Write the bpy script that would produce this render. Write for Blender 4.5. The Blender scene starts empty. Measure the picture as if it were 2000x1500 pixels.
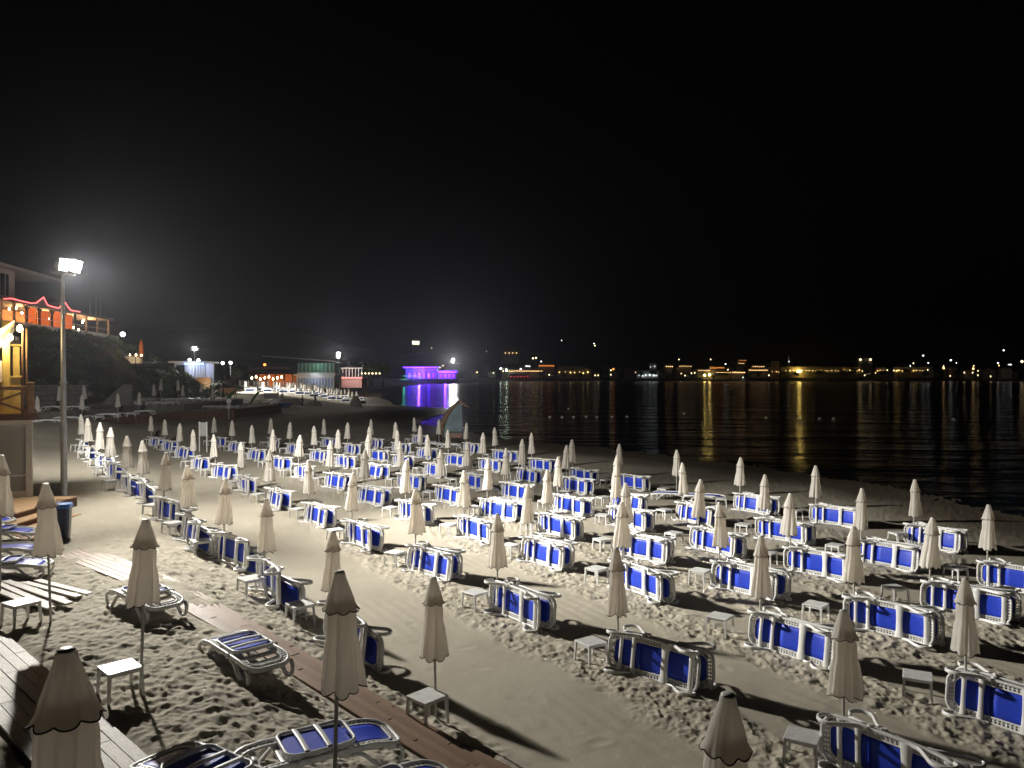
import bpy, math, random
import numpy as np
from mathutils import Vector, Matrix, Euler

# ------------------------------------------------------------------ camera, sky, light, exposure
scene = bpy.context.scene
COL = scene.collection
ZC = 5.4                                   # eye height above the sand datum
cam_data = bpy.data.cameras.new('camera')
cam_data.sensor_width = 36.0
cam_data.lens = 27.04
cam_data.clip_start = 0.1
cam_data.clip_end = 6000
cam = bpy.data.objects.new('camera', cam_data)
cam.location = (0, 0, ZC)
cam.rotation_euler = (math.radians(90 - 0.572), 0, 0)
COL.objects.link(cam)
scene.camera = cam

world = bpy.data.worlds.new('World')
scene.world = world
world.use_nodes = True
wn = world.node_tree
wn.nodes.clear()
w_out = wn.nodes.new('ShaderNodeOutputWorld')
w_bg = wn.nodes.new('ShaderNodeBackground')
w_sky = wn.nodes.new('ShaderNodeTexSky')
w_sky.sky_type = 'NISHITA'
w_sky.sun_disc = False
w_sky.sun_elevation = math.radians(-2.0)    # night: the sun is well under the horizon
w_sky.sun_rotation = math.radians(200)
w_bg.inputs['Strength'].default_value = 0.003
wn.links.new(w_sky.outputs['Color'], w_bg.inputs['Color'])
wn.links.new(w_bg.outputs['Background'], w_out.inputs['Surface'])

scene.view_settings.view_transform = 'Standard'
scene.view_settings.look = 'None'
scene.view_settings.exposure = 0.0
scene.view_settings.gamma = 1.0
scene.view_settings.use_curve_mapping = False
scene.render.engine = 'CYCLES'
scene.cycles.use_denoising = True
scene.cycles.max_bounces = 5
scene.cycles.diffuse_bounces = 2
scene.cycles.glossy_bounces = 2
scene.cycles.transmission_bounces = 4
scene.cycles.transparent_max_bounces = 8
scene.cycles.volume_bounces = 0
scene.cycles.caustics_reflective = True
scene.cycles.caustics_refractive = False
scene.cycles.sample_clamp_indirect = 6.0
scene.cycles.use_light_tree = True

# ------------------------------------------------------------------ helpers
def R(seed):
    return random.Random(seed)

class MB:
    """collects vertices and faces of one mesh"""
    def __init__(self):
        self.v = []; self.f = []; self.m = []
    def add(self, verts, faces, mi=0):
        o = len(self.v)
        self.v.extend([tuple(p) for p in verts])
        self.f.extend([tuple(i + o for i in f) for f in faces])
        self.m.extend([mi] * len(faces))
        return self
    def box(self, x0, x1, y0, y1, z0, z1, mi=0):
        vs = [(x, y, z) for z in (z0, z1) for y in (y0, y1) for x in (x0, x1)]
        return self.add(vs, [(0, 2, 3, 1), (4, 5, 7, 6), (0, 1, 5, 4), (2, 6, 7, 3), (0, 4, 6, 2), (1, 3, 7, 5)], mi)
    def bbox(self, x0, x1, y0, y1, z0, z1, b=0.01, mi=0):
        """box with chamfered vertical edges and top"""
        def ring(i, z):
            a, c, d, e = x0 + i, x1 - i, y0 + i, y1 - i
            k = b
            return [(a + k, d, z), (c - k, d, z), (c, d + k, z), (c, e - k, z), (c - k, e, z), (a + k, e, z), (a, e - k, z), (a, d + k, z)]
        rs = [ring(b, z0), ring(0, z0 + b), ring(0, z1 - b), ring(b, z1)]
        vs = [p for r in rs for p in r]
        fs = []
        for k in range(3):
            for j in range(8):
                fs.append((k * 8 + j, k * 8 + (j + 1) % 8, (k + 1) * 8 + (j + 1) % 8, (k + 1) * 8 + j))
        fs.append(tuple(range(7, -1, -1))); fs.append(tuple(range(24, 32)))
        return self.add(vs, fs, mi)
    def beam(self, a, b, w, h, mi=0, up=(0, 0, 1)):
        a = Vector(a); b = Vector(b); t = (b - a).normalized(); u = Vector(up)
        s = t.cross(u)
        if s.length < 1e-4: s = t.cross(Vector((1, 0, 0)))
        s.normalize(); n = s.cross(t).normalized()
        vs = []
        for p in (a, b):
            for (i, j) in ((-1, -1), (1, -1), (1, 1), (-1, 1)):
                vs.append(p + s * (w / 2 * i) + n * (h / 2 * j))
        return self.add(vs, [(3, 2, 1, 0), (4, 5, 6, 7), (0, 1, 5, 4), (1, 2, 6, 5), (2, 3, 7, 6), (3, 0, 4, 7)], mi)
    def sweep(self, pts, sec, side, closed=False, mi=0, scales=None):
        """section (list of (a,b): a along side, b along normal) swept along pts"""
        P = [Vector(p) for p in pts]; n = len(P); m = len(sec); vs = []; side = Vector(side)
        for i in range(n):
            if closed: t = P[(i + 1) % n] - P[i - 1]
            else: t = P[min(i + 1, n - 1)] - P[max(i - 1, 0)]
            t.normalize()
            s = side - t * side.dot(t)
            if s.length < 1e-5: s = Vector((1, 0, 0)) - t * t.x
            s.normalize(); nn = s.cross(t)
            k = scales[i] if scales else 1.0
            for (a, b) in sec: vs.append(P[i] + s * (a * k) + nn * (b * k))
        fs = []
        for i in range(n if closed else n - 1):
            for j in range(m):
                a = i * m + j; b = i * m + (j + 1) % m; c = ((i + 1) % n) * m
                fs.append((a, b, c + (j + 1) % m, c + j))
        if not closed:
            fs.append(tuple(range(m - 1, -1, -1))); fs.append(tuple(range((n - 1) * m, n * m)))
        return self.add(vs, fs, mi)
    def tube(self, pts, r, seg=8, side=(0, 1, 0), closed=False, mi=0, scales=None):
        return self.sweep(pts, circ(r, seg), side, closed, mi, scales)
    def lathe(self, prof, seg=24, c=(0, 0, 0), mi=0, fn=None):
        """prof: list of (r, z); fn(theta, i) gives a radius factor and z shift"""
        vs = []; n = len(prof)
        for i, (r, z) in enumerate(prof):
            for j in range(seg):
                th = 2 * math.pi * j / seg
                k, dz = fn(th, i) if fn else (1, 0)
                vs.append((c[0] + r * k * math.cos(th), c[1] + r * k * math.sin(th), c[2] + z + dz))
        fs = []
        for i in range(n - 1):
            for j in range(seg):
                fs.append((i * seg + j, i * seg + (j + 1) % seg, (i + 1) * seg + (j + 1) % seg, (i + 1) * seg + j))
        fs.append(tuple(range(seg - 1, -1, -1))); fs.append(tuple(range((n - 1) * seg, n * seg)))
        return self.add(vs, fs, mi)
    def mesh(self, name, mats, smooth=False):
        me = bpy.data.meshes.new(name)
        me.from_pydata(self.v, [], self.f)
        mats = mats if isinstance(mats, (list, tuple)) else [mats]
        for k in mats: me.materials.append(k)
        if len(mats) > 1: me.polygons.foreach_set('material_index', self.m)
        if smooth: me.polygons.foreach_set('use_smooth', [True] * len(me.polygons))
        me.validate(); me.update()
        return me

def circ(r, seg=8, ry=None):
    ry = ry or r
    return [(r * math.cos(2 * math.pi * k / seg), ry * math.sin(2 * math.pi * k / seg)) for k in range(seg)]

def link(name, data, parent=None, loc=(0, 0, 0), rot=(0, 0, 0), scale=(1, 1, 1)):
    o = bpy.data.objects.new(name, data)
    o.location = loc; o.rotation_euler = rot; o.scale = scale
    COL.objects.link(o)
    if parent is not None: o.parent = parent
    return o
def tag(o, label=None, cat=None, group=None, kind=None):
    if label: o['label'] = label
    if cat: o['category'] = cat
    if group: o['group'] = group
    if kind: o['kind'] = kind
    return o
def thing(name, label, cat, loc=(0, 0, 0), rz=0.0, group=None, rot=None):
    o = link(name, None, None, loc, rot or (0, 0, rz))
    o.empty_display_size = 0.2
    return tag(o, label, cat, group, 'thing')
def smooth_mod(me, ang=40):
    me.polygons.foreach_set('use_smooth', [True] * len(me.polygons))
    try: me.set_sharp_from_angle(angle=math.radians(ang))
    except Exception: pass
    return me
ORD = ['zeroth', 'first', 'second', 'third', 'fourth', 'fifth', 'sixth', 'seventh', 'eighth', 'ninth', 'tenth', 'eleventh', 'twelfth', 'thirteenth', 'fourteenth', 'fifteenth']
def nth(n):
    if n < len(ORD): return ORD[n]
    return '%d%s' % (n, 'th' if 10 <= n % 100 <= 20 else {1: 'st', 2: 'nd', 3: 'rd'}.get(n % 10, 'th'))

# ------------------------------------------------------------------ materials
def mat(name, col, rough=0.6, metal=0.0, var=None, vscale=6.0, bump=0.0, bscale=40.0, spec=0.5, rnd=0.0, coat=0.0, stretch=None):
    m = bpy.data.materials.new(name); m.use_nodes = True
    nt = m.node_tree; p = nt.nodes['Principled BSDF']
    p.inputs['Base Color'].default_value = (*col, 1)
    p.inputs['Roughness'].default_value = rough
    p.inputs['Metallic'].default_value = metal
    p.inputs['Specular IOR Level'].default_value = spec
    p.inputs['Coat Weight'].default_value = coat
    L = nt.links.new
    tc = nt.nodes.new('ShaderNodeTexCoord'); vec = tc.outputs['Object']
    if stretch:
        mp = nt.nodes.new('ShaderNodeMapping'); mp.inputs['Scale'].default_value = stretch
        L(vec, mp.inputs['Vector']); vec = mp.outputs['Vector']
    colout = None
    if var:
        n = nt.nodes.new('ShaderNodeTexNoise'); n.inputs['Scale'].default_value = vscale; n.inputs['Detail'].default_value = 6
        n.inputs['Roughness'].default_value = 0.65
        L(vec, n.inputs['Vector'])
        r = nt.nodes.new('ShaderNodeMapRange'); r.inputs['From Min'].default_value = 0.35; r.inputs['From Max'].default_value = 0.68
        L(n.outputs['Fac'], r.inputs['Value'])
        mx = nt.nodes.new('ShaderNodeMix'); mx.data_type = 'RGBA'
        mx.inputs[6].default_value = (*col, 1); mx.inputs[7].default_value = (*var, 1)
        L(r.outputs['Result'], mx.inputs[0]); colout = mx.outputs[2]
    if rnd > 0:
        oi = nt.nodes.new('ShaderNodeObjectInfo')
        mr = nt.nodes.new('ShaderNodeMapRange'); mr.inputs['To Min'].default_value = 1 - rnd; mr.inputs['To Max'].default_value = 1 + rnd * 0.5
        L(oi.outputs['Random'], mr.inputs['Value'])
        hs = nt.nodes.new('ShaderNodeHueSaturation')
        if colout is not None: L(colout, hs.inputs['Color'])
        else: hs.inputs['Color'].default_value = (*col, 1)
        L(mr.outputs['Result'], hs.inputs['Value']); colout = hs.outputs['Color']
    if colout is not None: L(colout, p.inputs['Base Color'])
    if bump > 0:
        n2 = nt.nodes.new('ShaderNodeTexNoise'); n2.inputs['Scale'].default_value = bscale; n2.inputs['Detail'].default_value = 5
        L(vec, n2.inputs['Vector'])
        b = nt.nodes.new('ShaderNodeBump'); b.inputs['Strength'].default_value = bump; b.inputs['Distance'].default_value = 0.02
        L(n2.outputs['Fac'], b.inputs['Height']); L(b.outputs['Normal'], p.inputs['Normal'])
    return m
def emit(name, col, strength, sample='AUTO'):
    m = bpy.data.materials.new(name); m.use_nodes = True
    nt = m.node_tree; p = nt.nodes['Principled BSDF']
    p.inputs['Base Color'].default_value = (0.6, 0.6, 0.6, 1)
    p.inputs['Emission Color'].default_value = (*col, 1)
    p.inputs['Emission Strength'].default_value = strength
    m.cycles.emission_sampling = sample
    return m
def cloth(name, col, trans, rnd=0.06):
    m = mat(name, col, 0.9, var=tuple(c * 0.86 for c in col), vscale=3.0, bump=0.25, bscale=90, spec=0.15, rnd=rnd)
    nt = m.node_tree; p = nt.nodes['Principled BSDF']; out = nt.nodes['Material Output']
    t = nt.nodes.new('ShaderNodeBsdfTranslucent'); t.inputs['Color'].default_value = (*trans, 1)
    mx = nt.nodes.new('ShaderNodeMixShader'); mx.inputs['Fac'].default_value = 0.50
    nt.links.new(p.outputs['BSDF'], mx.inputs[1]); nt.links.new(t.outputs['BSDF'], mx.inputs[2])
    nt.links.new(mx.outputs['Shader'], out.inputs['Surface'])
    return m

M = {}
M['canvas'] = cloth('cream_canvas', (0.82, 0.795, 0.74), (0.90, 0.83, 0.74))
M['trim'] = mat('dark_hem', (0.02, 0.018, 0.02), 0.8)
M['pole'] = mat('painted_pole', (0.52, 0.50, 0.46), 0.45, var=(0.40, 0.38, 0.34), vscale=9)
M['plastic'] = mat('white_resin', (0.80, 0.80, 0.79), 0.38, var=(0.70, 0.69, 0.66), vscale=4, rnd=0.05)
M['table'] = mat('table_resin', (0.78, 0.79, 0.79), 0.42, var=(0.58, 0.57, 0.54), vscale=7, rnd=0.10, bump=0.05, bscale=30)
M['sling'] = mat('blue_sling', (0.022, 0.062, 0.60), 0.42, var=(0.016, 0.045, 0.46), vscale=5, bump=0.15, bscale=220, spec=0.35, rnd=0.08)
M['knob'] = mat('grey_knob', (0.25, 0.25, 0.25), 0.5)
M['plank'] = mat('brown_plank', (0.30, 0.185, 0.115), 0.52, var=(0.21, 0.125, 0.078), vscale=5, bump=0.35, bscale=14, rnd=0.22, stretch=(1.2, 14, 14))
M['greyplank'] = mat('weathered_plank', (0.54, 0.49, 0.43), 0.58, var=(0.34, 0.29, 0.24), vscale=4, bump=0.4, bscale=14, rnd=0.2, stretch=(1.5, 9, 9))
M['deck'] = mat('larch_deck', (0.52, 0.33, 0.18), 0.6, var=(0.40, 0.25, 0.13), vscale=4, bump=0.25, bscale=14, rnd=0.15, stretch=(1, 12, 12))
M['timber'] = mat('dark_timber', (0.17, 0.085, 0.05), 0.75, var=(0.11, 0.055, 0.035), vscale=3, bump=0.3, bscale=10, rnd=0.15)
M['rustic'] = mat('rustic_timber', (0.34, 0.20, 0.10), 0.7, var=(0.22, 0.12, 0.06), vscale=5, bump=0.4, bscale=12)
M['galv'] = mat('galvanised_steel', (0.42, 0.43, 0.43), 0.5, metal=0.55, var=(0.33, 0.34, 0.34), vscale=6)
M['steel_dark'] = mat('dark_steel', (0.06, 0.06, 0.065), 0.5, metal=0.3)
M['bin'] = mat('navy_bin', (0.012, 0.022, 0.06), 0.3, var=(0.02, 0.03, 0.07), vscale=5)
M['binlid'] = mat('blue_bin_lid', (0.05, 0.20, 0.62), 0.4)
M['stone'] = mat('stone', (0.22, 0.205, 0.185), 0.9, var=(0.13, 0.12, 0.11), vscale=1.6, bump=0.6, bscale=3, rnd=0.2)
M['wall'] = mat('render_wall', (0.55, 0.52, 0.46), 0.85, var=(0.44, 0.41, 0.37), vscale=0.6, rnd=0.12)
M['white'] = mat('white_paint', (0.78, 0.78, 0.76), 0.6, var=(0.66, 0.66, 0.64), vscale=1.2)
M['roof'] = mat('clay_roof', (0.24, 0.095, 0.06), 0.85, var=(0.16, 0.07, 0.045), vscale=1.5, rnd=0.25)
M['darkwood'] = mat('tarred_wood', (0.06, 0.045, 0.035), 0.8, rnd=0.2)
M['pane'] = mat('dark_glass', (0.015, 0.018, 0.02), 0.08, spec=0.8)
M['hill'] = mat('scrub_hill', (0.045, 0.05, 0.028), 0.95, var=(0.075, 0.062, 0.04), vscale=0.12, bump=0.8, bscale=0.9)
M['leaf'] = mat('leaf', (0.055, 0.10, 0.025), 0.6, rnd=0.35)
M['bark'] = mat('bark', (0.10, 0.07, 0.045), 0.9)
M['skin'] = mat('skin', (0.55, 0.32, 0.23), 0.5)
M['black_cloth'] = mat('black_clothes', (0.012, 0.012, 0.015), 0.8)
M['hair'] = mat('dark_hair', (0.02, 0.012, 0.008), 0.5)
M['tarp'] = mat('grey_tarp', (0.50, 0.50, 0.48), 0.7, var=(0.34, 0.34, 0.33), vscale=2)
M['hullwood'] = mat('weathered_hull', (0.33, 0.21, 0.14), 0.8, var=(0.12, 0.10, 0.07), vscale=1.4, bump=0.3, bscale=6)
M['hullblue'] = mat('faded_blue_boards', (0.27, 0.35, 0.40), 0.7, var=(0.14, 0.19, 0.22), vscale=1.3)
M['redboard'] = mat('faded_red_board', (0.34, 0.15, 0.13), 0.7, var=(0.22, 0.17, 0.14), vscale=2)
M['green'] = mat('green_plastic', (0.03, 0.22, 0.08), 0.35)
M['yellow'] = mat('yellow_plastic', (0.45, 0.34, 0.03), 0.35)
M['bluep'] = mat('blue_plastic', (0.03, 0.10, 0.32), 0.35)
M['orangecloth'] = cloth('orange_canvas', (0.55, 0.23, 0.10), (0.6, 0.2, 0.08))
M['buoy'] = mat('white_buoy', (0.75, 0.76, 0.74), 0.3)

# lamps
M['e_flood'] = emit('flood_glass', (1.0, 0.98, 0.93), 260, 'NONE')
M['e_floodfar'] = emit('far_flood_glass', (1.0, 0.97, 0.90), 90, 'FRONT_BACK')
M['e_bulb'] = emit('warm_bulb', (1.0, 0.74, 0.36), 45, 'NONE')
M['e_globe'] = emit('white_globe', (1.0, 0.95, 0.85), 16, 'NONE')
M['e_warm'] = emit('warm_lamp', (1.0, 0.58, 0.22), 4.5)
M['e_yellow'] = emit('yellow_lamp', (1.0, 0.70, 0.26), 8)
M['e_cool'] = emit('cool_lamp', (0.9, 0.97, 1.0), 6)
M['e_greenish'] = emit('greenish_lamp', (0.75, 1.0, 0.80), 22)
M['e_window'] = emit('lit_window', (1.0, 0.76, 0.42), 4.5, 'NONE')
M['e_neon'] = emit('red_neon', (1.0, 0.10, 0.10), 3.2)
M['e_purple'] = emit('purple_led', (0.06, 0.01, 1.0), 14)
M['e_pink'] = emit('pink_led', (0.70, 0.03, 0.8), 0.55)
M['e_cyan'] = emit('green_led', (0.02, 0.9, 0.35), 0.3)
M['e_beacon'] = emit('yellow_beacon', (1.0, 0.72, 0.20), 30)
M['e_blue'] = emit('blue_led', (0.10, 0.25, 1.0), 9)
M['e_red'] = emit('red_sign', (1.0, 0.06, 0.05), 3)
M['e_orange'] = emit('orange_glow', (1.0, 0.30, 0.05), 3)

# ------------------------------------------------------------------ the ground
SHORE = [(27, -10), (26, 10), (24, 25), (22, 34), (19.8, 43), (15.6, 53), (8.4, 63), (0, 73), (-4.5, 81), (-11.5, 96), (-20, 130), (-29, 183), (-45, 245), (-58, 305), (-70, 450), (-64, 600), (-46, 750), (0, 930)]
NV = (0.86, 0.51)                          # seaward direction across the umbrella rows
WATER = -0.7
def smst(a, b, x):
    t = np.clip((x - a) / (b - a), 0, 1)
    return t * t * (3 - 2 * t)
def shore_dist(x, y):
    best = np.full(x.shape, 1e9); sgn = np.ones(x.shape)
    for (ax, ay), (bx, by) in zip(SHORE[:-1], SHORE[1:]):
        dx, dy = bx - ax, by - ay; L2 = dx * dx + dy * dy
        t = np.clip(((x - ax) * dx + (y - ay) * dy) / L2, 0, 1)
        ex = x - (ax + t * dx); ey = y - (ay + t * dy)
        d = ex * ex + ey * ey
        side = dx * (y - ay) - dy * (x - ax)
        m = d < best
        best = np.where(m, d, best); sgn = np.where(m, np.where(side > 0, 1.0, -1.0), sgn)
    return np.sqrt(best) * sgn
def ground_base(x, y):
    x = np.asarray(x, float); y = np.asarray(y, float)
    s = shore_dist(x, y); v = x * NV[0] + y * NV[1]
    base = -0.7 + 0.022 * np.clip(s, -60, 32)
    w = smst(110, 165, y)
    near = 0.95 * (1 - smst(1.5, 6.0, v))
    ramp = 1.0 * smst(-27, -36, x + 0.25 * (52 - y)) * smst(42, 52, y)
    far = 2.3 * smst(3, 26, s) + 0.9 * smst(26, 85, s)
    return base + (near + ramp) * (1 - w) + far * w
def gz(x, y):
    return float(ground_base(np.array([x]), np.array([y]))[0])

def h2(ix, iy, seed):
    h = (ix.astype(np.int64) * 374761393 + iy.astype(np.int64) * 668265263 + seed * 974634777) & 0xffffffff
    h = ((h ^ (h >> 13)) * 1274126177) & 0xffffffff
    h = (h ^ (h >> 16)) & 0xffffffff
    return h / 4294967295.0
def vnoise(x, y, seed):
    ix = np.floor(x); iy = np.floor(y); fx = x - ix; fy = y - iy
    fx = fx * fx * (3 - 2 * fx); fy = fy * fy * (3 - 2 * fy)
    a = h2(ix, iy, seed); b = h2(ix + 1, iy, seed); c = h2(ix, iy + 1, seed); d = h2(ix + 1, iy + 1, seed)
    return (a + (b - a) * fx) * (1 - fy) + (c + (d - c) * fx) * fy - 0.5
def fbm(x, y, seed, octs=4):
    s = 0; a = 1.0; k = 1.0
    for o in range(octs):
        s = s + a * vnoise(x * k + 17.3 * o, y * k - 9.1 * o, seed + o); a *= 0.5; k *= 2.03
    return s
def dents(x, y, cell, seed, rad, elong=1.6):
    """foot-dug hollows with raised rims, one per jittered cell"""
    ix = np.floor(x / cell); iy = np.floor(y / cell); z = np.zeros(x.shape)
    for dx in (-1, 0, 1):
        for dy in (-1, 0, 1):
            jx = ix + dx; jy = iy + dy
            cx = (jx + h2(jx, jy, seed)) * cell; cy = (jy + h2(jx, jy, seed + 1)) * cell
            an = h2(jx, jy, seed + 2) * math.pi; dep = 0.35 + 0.9 * h2(jx, jy, seed + 3)
            px = x - cx; py = y - cy
            qx = (px * np.cos(an) + py * np.sin(an)) / elong; qy = (-px * np.sin(an) + py * np.cos(an))
            d2 = (qx * qx + qy * qy) / (rad * rad)
            z += dep * (-np.exp(-d2 * 1.5) + 0.55 * np.exp(-(np.sqrt(d2) - 1.25) ** 2 * 5))
    return z

# rows of umbrellas: v position of every row as a line in u (along the beach)
ROWLINES = [(5.87, -0.096, 0), (9.7, -0.0523, 0), (13.05, -0.0384, 0), (15.44, -0.0153, 0), (18.2, 0.0008, 0), (21.35, 0.0111, 0), (24.18, 0.0452, 0)]
BW = [((1.15, 9.05), (-12.6, 20.7), 0.92), ((-3.65, 7.70), (-9.8, 13.5), 1.0)]  # boardwalk axes: near end, far end, width
def axis_dist(x, y, a, b):
    dx, dy = b[0] - a[0], b[1] - a[1]; L = math.hypot(dx, dy); dx /= L; dy /= L
    t = (x - a[0]) * dx + (y - a[1]) * dy
    return np.abs((x - a[0]) * dy - (y - a[1]) * dx), t, L

def sand_height(x, y):
    z = ground_base(x, y)
    u = -x * NV[1] + y * NV[0]; v = x * NV[0] + y * NV[1]
    r = np.hypot(x, y)
    edge = fbm(x * 0.9, y * 0.9, 5, 3) * 0.7
    churn = np.zeros(x.shape)
    for k, (v0, sl, u0) in enumerate(ROWLINES):
        dv = v - (v0 + sl * (u - u0)) + 0.20
        churn = np.maximum(churn, 1 - smst(0.52, 0.90, np.abs(dv) + edge * 0.55))
    first = ROWLINES[0][0] + ROWLINES[0][1] * (u - ROWLINES[0][2])
    left = 1 - smst(0.2, 0.9, v - first + edge)
    churn = np.maximum(churn, left * (1 - 0.75 * smst(17, 27, y)))
    churn = np.maximum(churn, 0.45 * smst(28.2, 29.5, v + edge))
    calm = 1 - 0.55 * smst(30, 75, r)
    d = dents(x, y, 0.37, 11, 0.115, 1.9) * 0.021 + dents(x + 3.1, y - 1.7, 0.19, 23, 0.058, 1.7) * 0.013
    rid = 0.5 - np.abs(fbm(x * 3.1 + 2 * fbm(x, y, 35, 2), y * 3.1, 33, 4))
    d += dents(x - 2.2, y + 5.5, 0.125, 29, 0.036, 1.6) * 0.0075 * (r < 32)
    d += fbm(x * 1.4, y * 1.4, 31, 3) * 0.055 + (rid - 0.3) * 0.050
    # windrows pushed up at the edges of the raked paths
    soft = fbm(x * 0.5, y * 0.5, 61, 3) * 0.035 + fbm(x * 5, y * 5, 67, 2) * 0.004
    soft = soft + 0.0035 * np.sin(v * 2 * math.pi / 0.31 + 2.5 * fbm(x * 0.35, y * 0.35, 71, 2)) * smst(-0.1, 0.25, fbm(x * 0.6, y * 0.6, 73, 2)) * (r < 34)
    prints = dents(x - 7, y + 2, 1.15, 41, 0.12) * 0.006
    keep = np.ones(x.shape)
    for k, (a, b, w) in enumerate(BW):
        ds, t, L = axis_dist(x, y, a, b)
        inside = (1 - smst(w * 0.5, w * 0.5 + 0.22, ds)) * (t > -3) * (1 - smst(L - 0.5, L + 1.0, t))
        bury = smst(4.5, 11.0, t) if k == 0 else 0.25 * smst(1.0, 4.0, t)
        keep = np.minimum(keep, 1 - inside * (1 - 0.35 * bury))
        z = z - 0.035 * inside * (1 - 0.9 * bury) + inside * bury * (0.026 + 0.075 * fbm(x * 1.1, y * 1.1, 87, 3))
    return z + keep * (churn * d * calm + 0.018 * churn) + soft * keep * (r < 110) + prints * keep * (1 - churn), churn * keep

def build_sand():
    th = np.radians(np.concatenate([np.linspace(-52, -36.3, 40), np.linspace(-36, 36, 900), np.linspace(36.3, 48, 30)]))
    rr = [2.5]
    while rr[-1] < 920:
        q = rr[-1]
        rr.append(q * (1.0027 if 6.5 < q < 26 else 1.011 if q < 110 else 1.04 if q > 26 else 1.02))
    rr = np.array(rr)
    RR, TT = np.meshgrid(rr, th, indexing='ij')
    X = RR * np.sin(TT); Y = RR * np.cos(TT)
    Z, CH = sand_height(X, Y)
    n, m = X.shape
    co = np.stack([X, Y, Z], -1).reshape(-1, 3).astype(np.float32)
    i = np.arange(n - 1)[:, None] * m + np.arange(m - 1)[None, :]
    q = np.stack([i, i + 1, i + m + 1, i + m], -1).reshape(-1, 4)[:, ::-1]
    sd = shore_dist(X, Y).reshape(-1)
    use = sd[q].max(1) > -25                # nothing far out under the sea
    q = q[use]
    me = bpy.data.meshes.new('beach_sand')
    me.vertices.add(len(co)); me.vertices.foreach_set('co', co.reshape(-1))
    me.loops.add(q.size); me.loops.foreach_set('vertex_index', q.reshape(-1).astype(np.int32))
    me.polygons.add(len(q)); me.polygons.foreach_set('loop_start', np.arange(0, q.size, 4, dtype=np.int32))
    me.polygons.foreach_set('use_smooth', np.ones(len(q), bool))
    wet = (1 - smst(2.0, 9.0, sd + 2.5 * fbm(co[:, 0] * 0.25, co[:, 1] * 0.25, 77, 3))).astype(np.float32)
    at = me.attributes.new('wet', 'FLOAT', 'POINT'); at.data.foreach_set('value', wet)
    at = me.attributes.new('churn', 'FLOAT', 'POINT'); at.data.foreach_set('value', CH.reshape(-1).astype(np.float32))
    me.update(calc_edges=True)
    return me
def sand_material():
    m = bpy.data.materials.new('beach_sand'); m.use_nodes = True
    nt = m.node_tree; L = nt.links.new; p = nt.nodes['Principled BSDF']
    tc = nt.nodes.new('ShaderNodeTexCoord')
    n1 = nt.nodes.new('ShaderNodeTexNoise'); n1.inputs['Scale'].default_value = 0.55; n1.inputs['Detail'].default_value = 7
    L(tc.outputs['Object'], n1.inputs['Vector'])
    cr = nt.nodes.new('ShaderNodeValToRGB')
    cr.color_ramp.elements[0].position = 0.3; cr.color_ramp.elements[0].color = (0.40, 0.36, 0.285, 1)
    cr.color_ramp.elements[1].position = 0.7; cr.color_ramp.elements[1].color = (0.455, 0.415, 0.335, 1)
    L(n1.outputs['Fac'], cr.inputs['Fac'])
    n2 = nt.nodes.new('ShaderNodeTexNoise'); n2.inputs['Scale'].default_value = 60; n2.inputs['Detail'].default_value = 4
    L(tc.outputs['Object'], n2.inputs['Vector'])
    g = nt.nodes.new('ShaderNodeMix'); g.data_type = 'RGBA'; g.blend_type = 'MULTIPLY'; g.inputs[0].default_value = 1
    r2 = nt.nodes.new('ShaderNodeMapRange'); r2.inputs['From Min'].default_value = 0.3; r2.inputs['From Max'].default_value = 0.7
    r2.inputs['To Min'].default_value = 0.86; r2.inputs['To Max'].default_value = 1.06
    L(n2.outputs['Fac'], r2.inputs['Value']); L(cr.outputs['Color'], g.inputs[6]); L(r2.outputs['Result'], g.inputs[7])
    at = nt.nodes.new('ShaderNodeAttribute'); at.attribute_name = 'wet'
    w = nt.nodes.new('ShaderNodeMix'); w.data_type = 'RGBA'
    w.inputs[7].default_value = (0.135, 0.11, 0.08, 1)
    L(at.outputs['Fac'], w.inputs[0]); L(g.outputs[2], w.inputs[6]); L(w.outputs[2], p.inputs['Base Color'])
    rr = nt.nodes.new('ShaderNodeMapRange'); rr.inputs['To Min'].default_value = 0.95; rr.inputs['To Max'].default_value = 0.45
    L(at.outputs['Fac'], rr.inputs['Value']); L(rr.outputs['Result'], p.inputs['Roughness'])
    p.inputs['Specular IOR Level'].default_value = 0.25
    n3 = nt.nodes.new('ShaderNodeTexNoise'); n3.inputs['Scale'].default_value = 22; n3.inputs['Detail'].default_value = 8; n3.inputs['Roughness'].default_value = 0.7
    L(tc.outputs['Object'], n3.inputs['Vector'])
    b = nt.nodes.new('ShaderNodeBump'); b.inputs['Strength'].default_value = 0.45; b.inputs['Distance'].default_value = 0.015
    L(n3.outputs['Fac'], b.inputs['Height'])
    ac = nt.nodes.new('ShaderNodeAttribute'); ac.attribute_name = 'churn'
    n4 = nt.nodes.new('ShaderNodeTexNoise'); n4.inputs['Scale'].default_value = 6.5; n4.inputs['Detail'].default_value = 5; n4.inputs['Roughness'].default_value = 0.62
    n4.noise_type = 'RIDGED_MULTIFRACTAL'
    L(tc.outputs['Object'], n4.inputs['Vector'])
    b2 = nt.nodes.new('ShaderNodeBump'); b2.inputs['Distance'].default_value = 0.028
    L(ac.outputs['Fac'], b2.inputs['Strength']); L(n4.outputs['Fac'], b2.inputs['Height']); L(b.outputs['Normal'], b2.inputs['Normal'])
    L(b2.outputs['Normal'], p.inputs['Normal'])
    return m
sand_me = build_sand(); sand_me.materials.append(sand_material())
tag(link('beach_sand', sand_me), 'pale raked sand beach with churned strips under the umbrella rows', 'beach', kind='structure')

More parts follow.
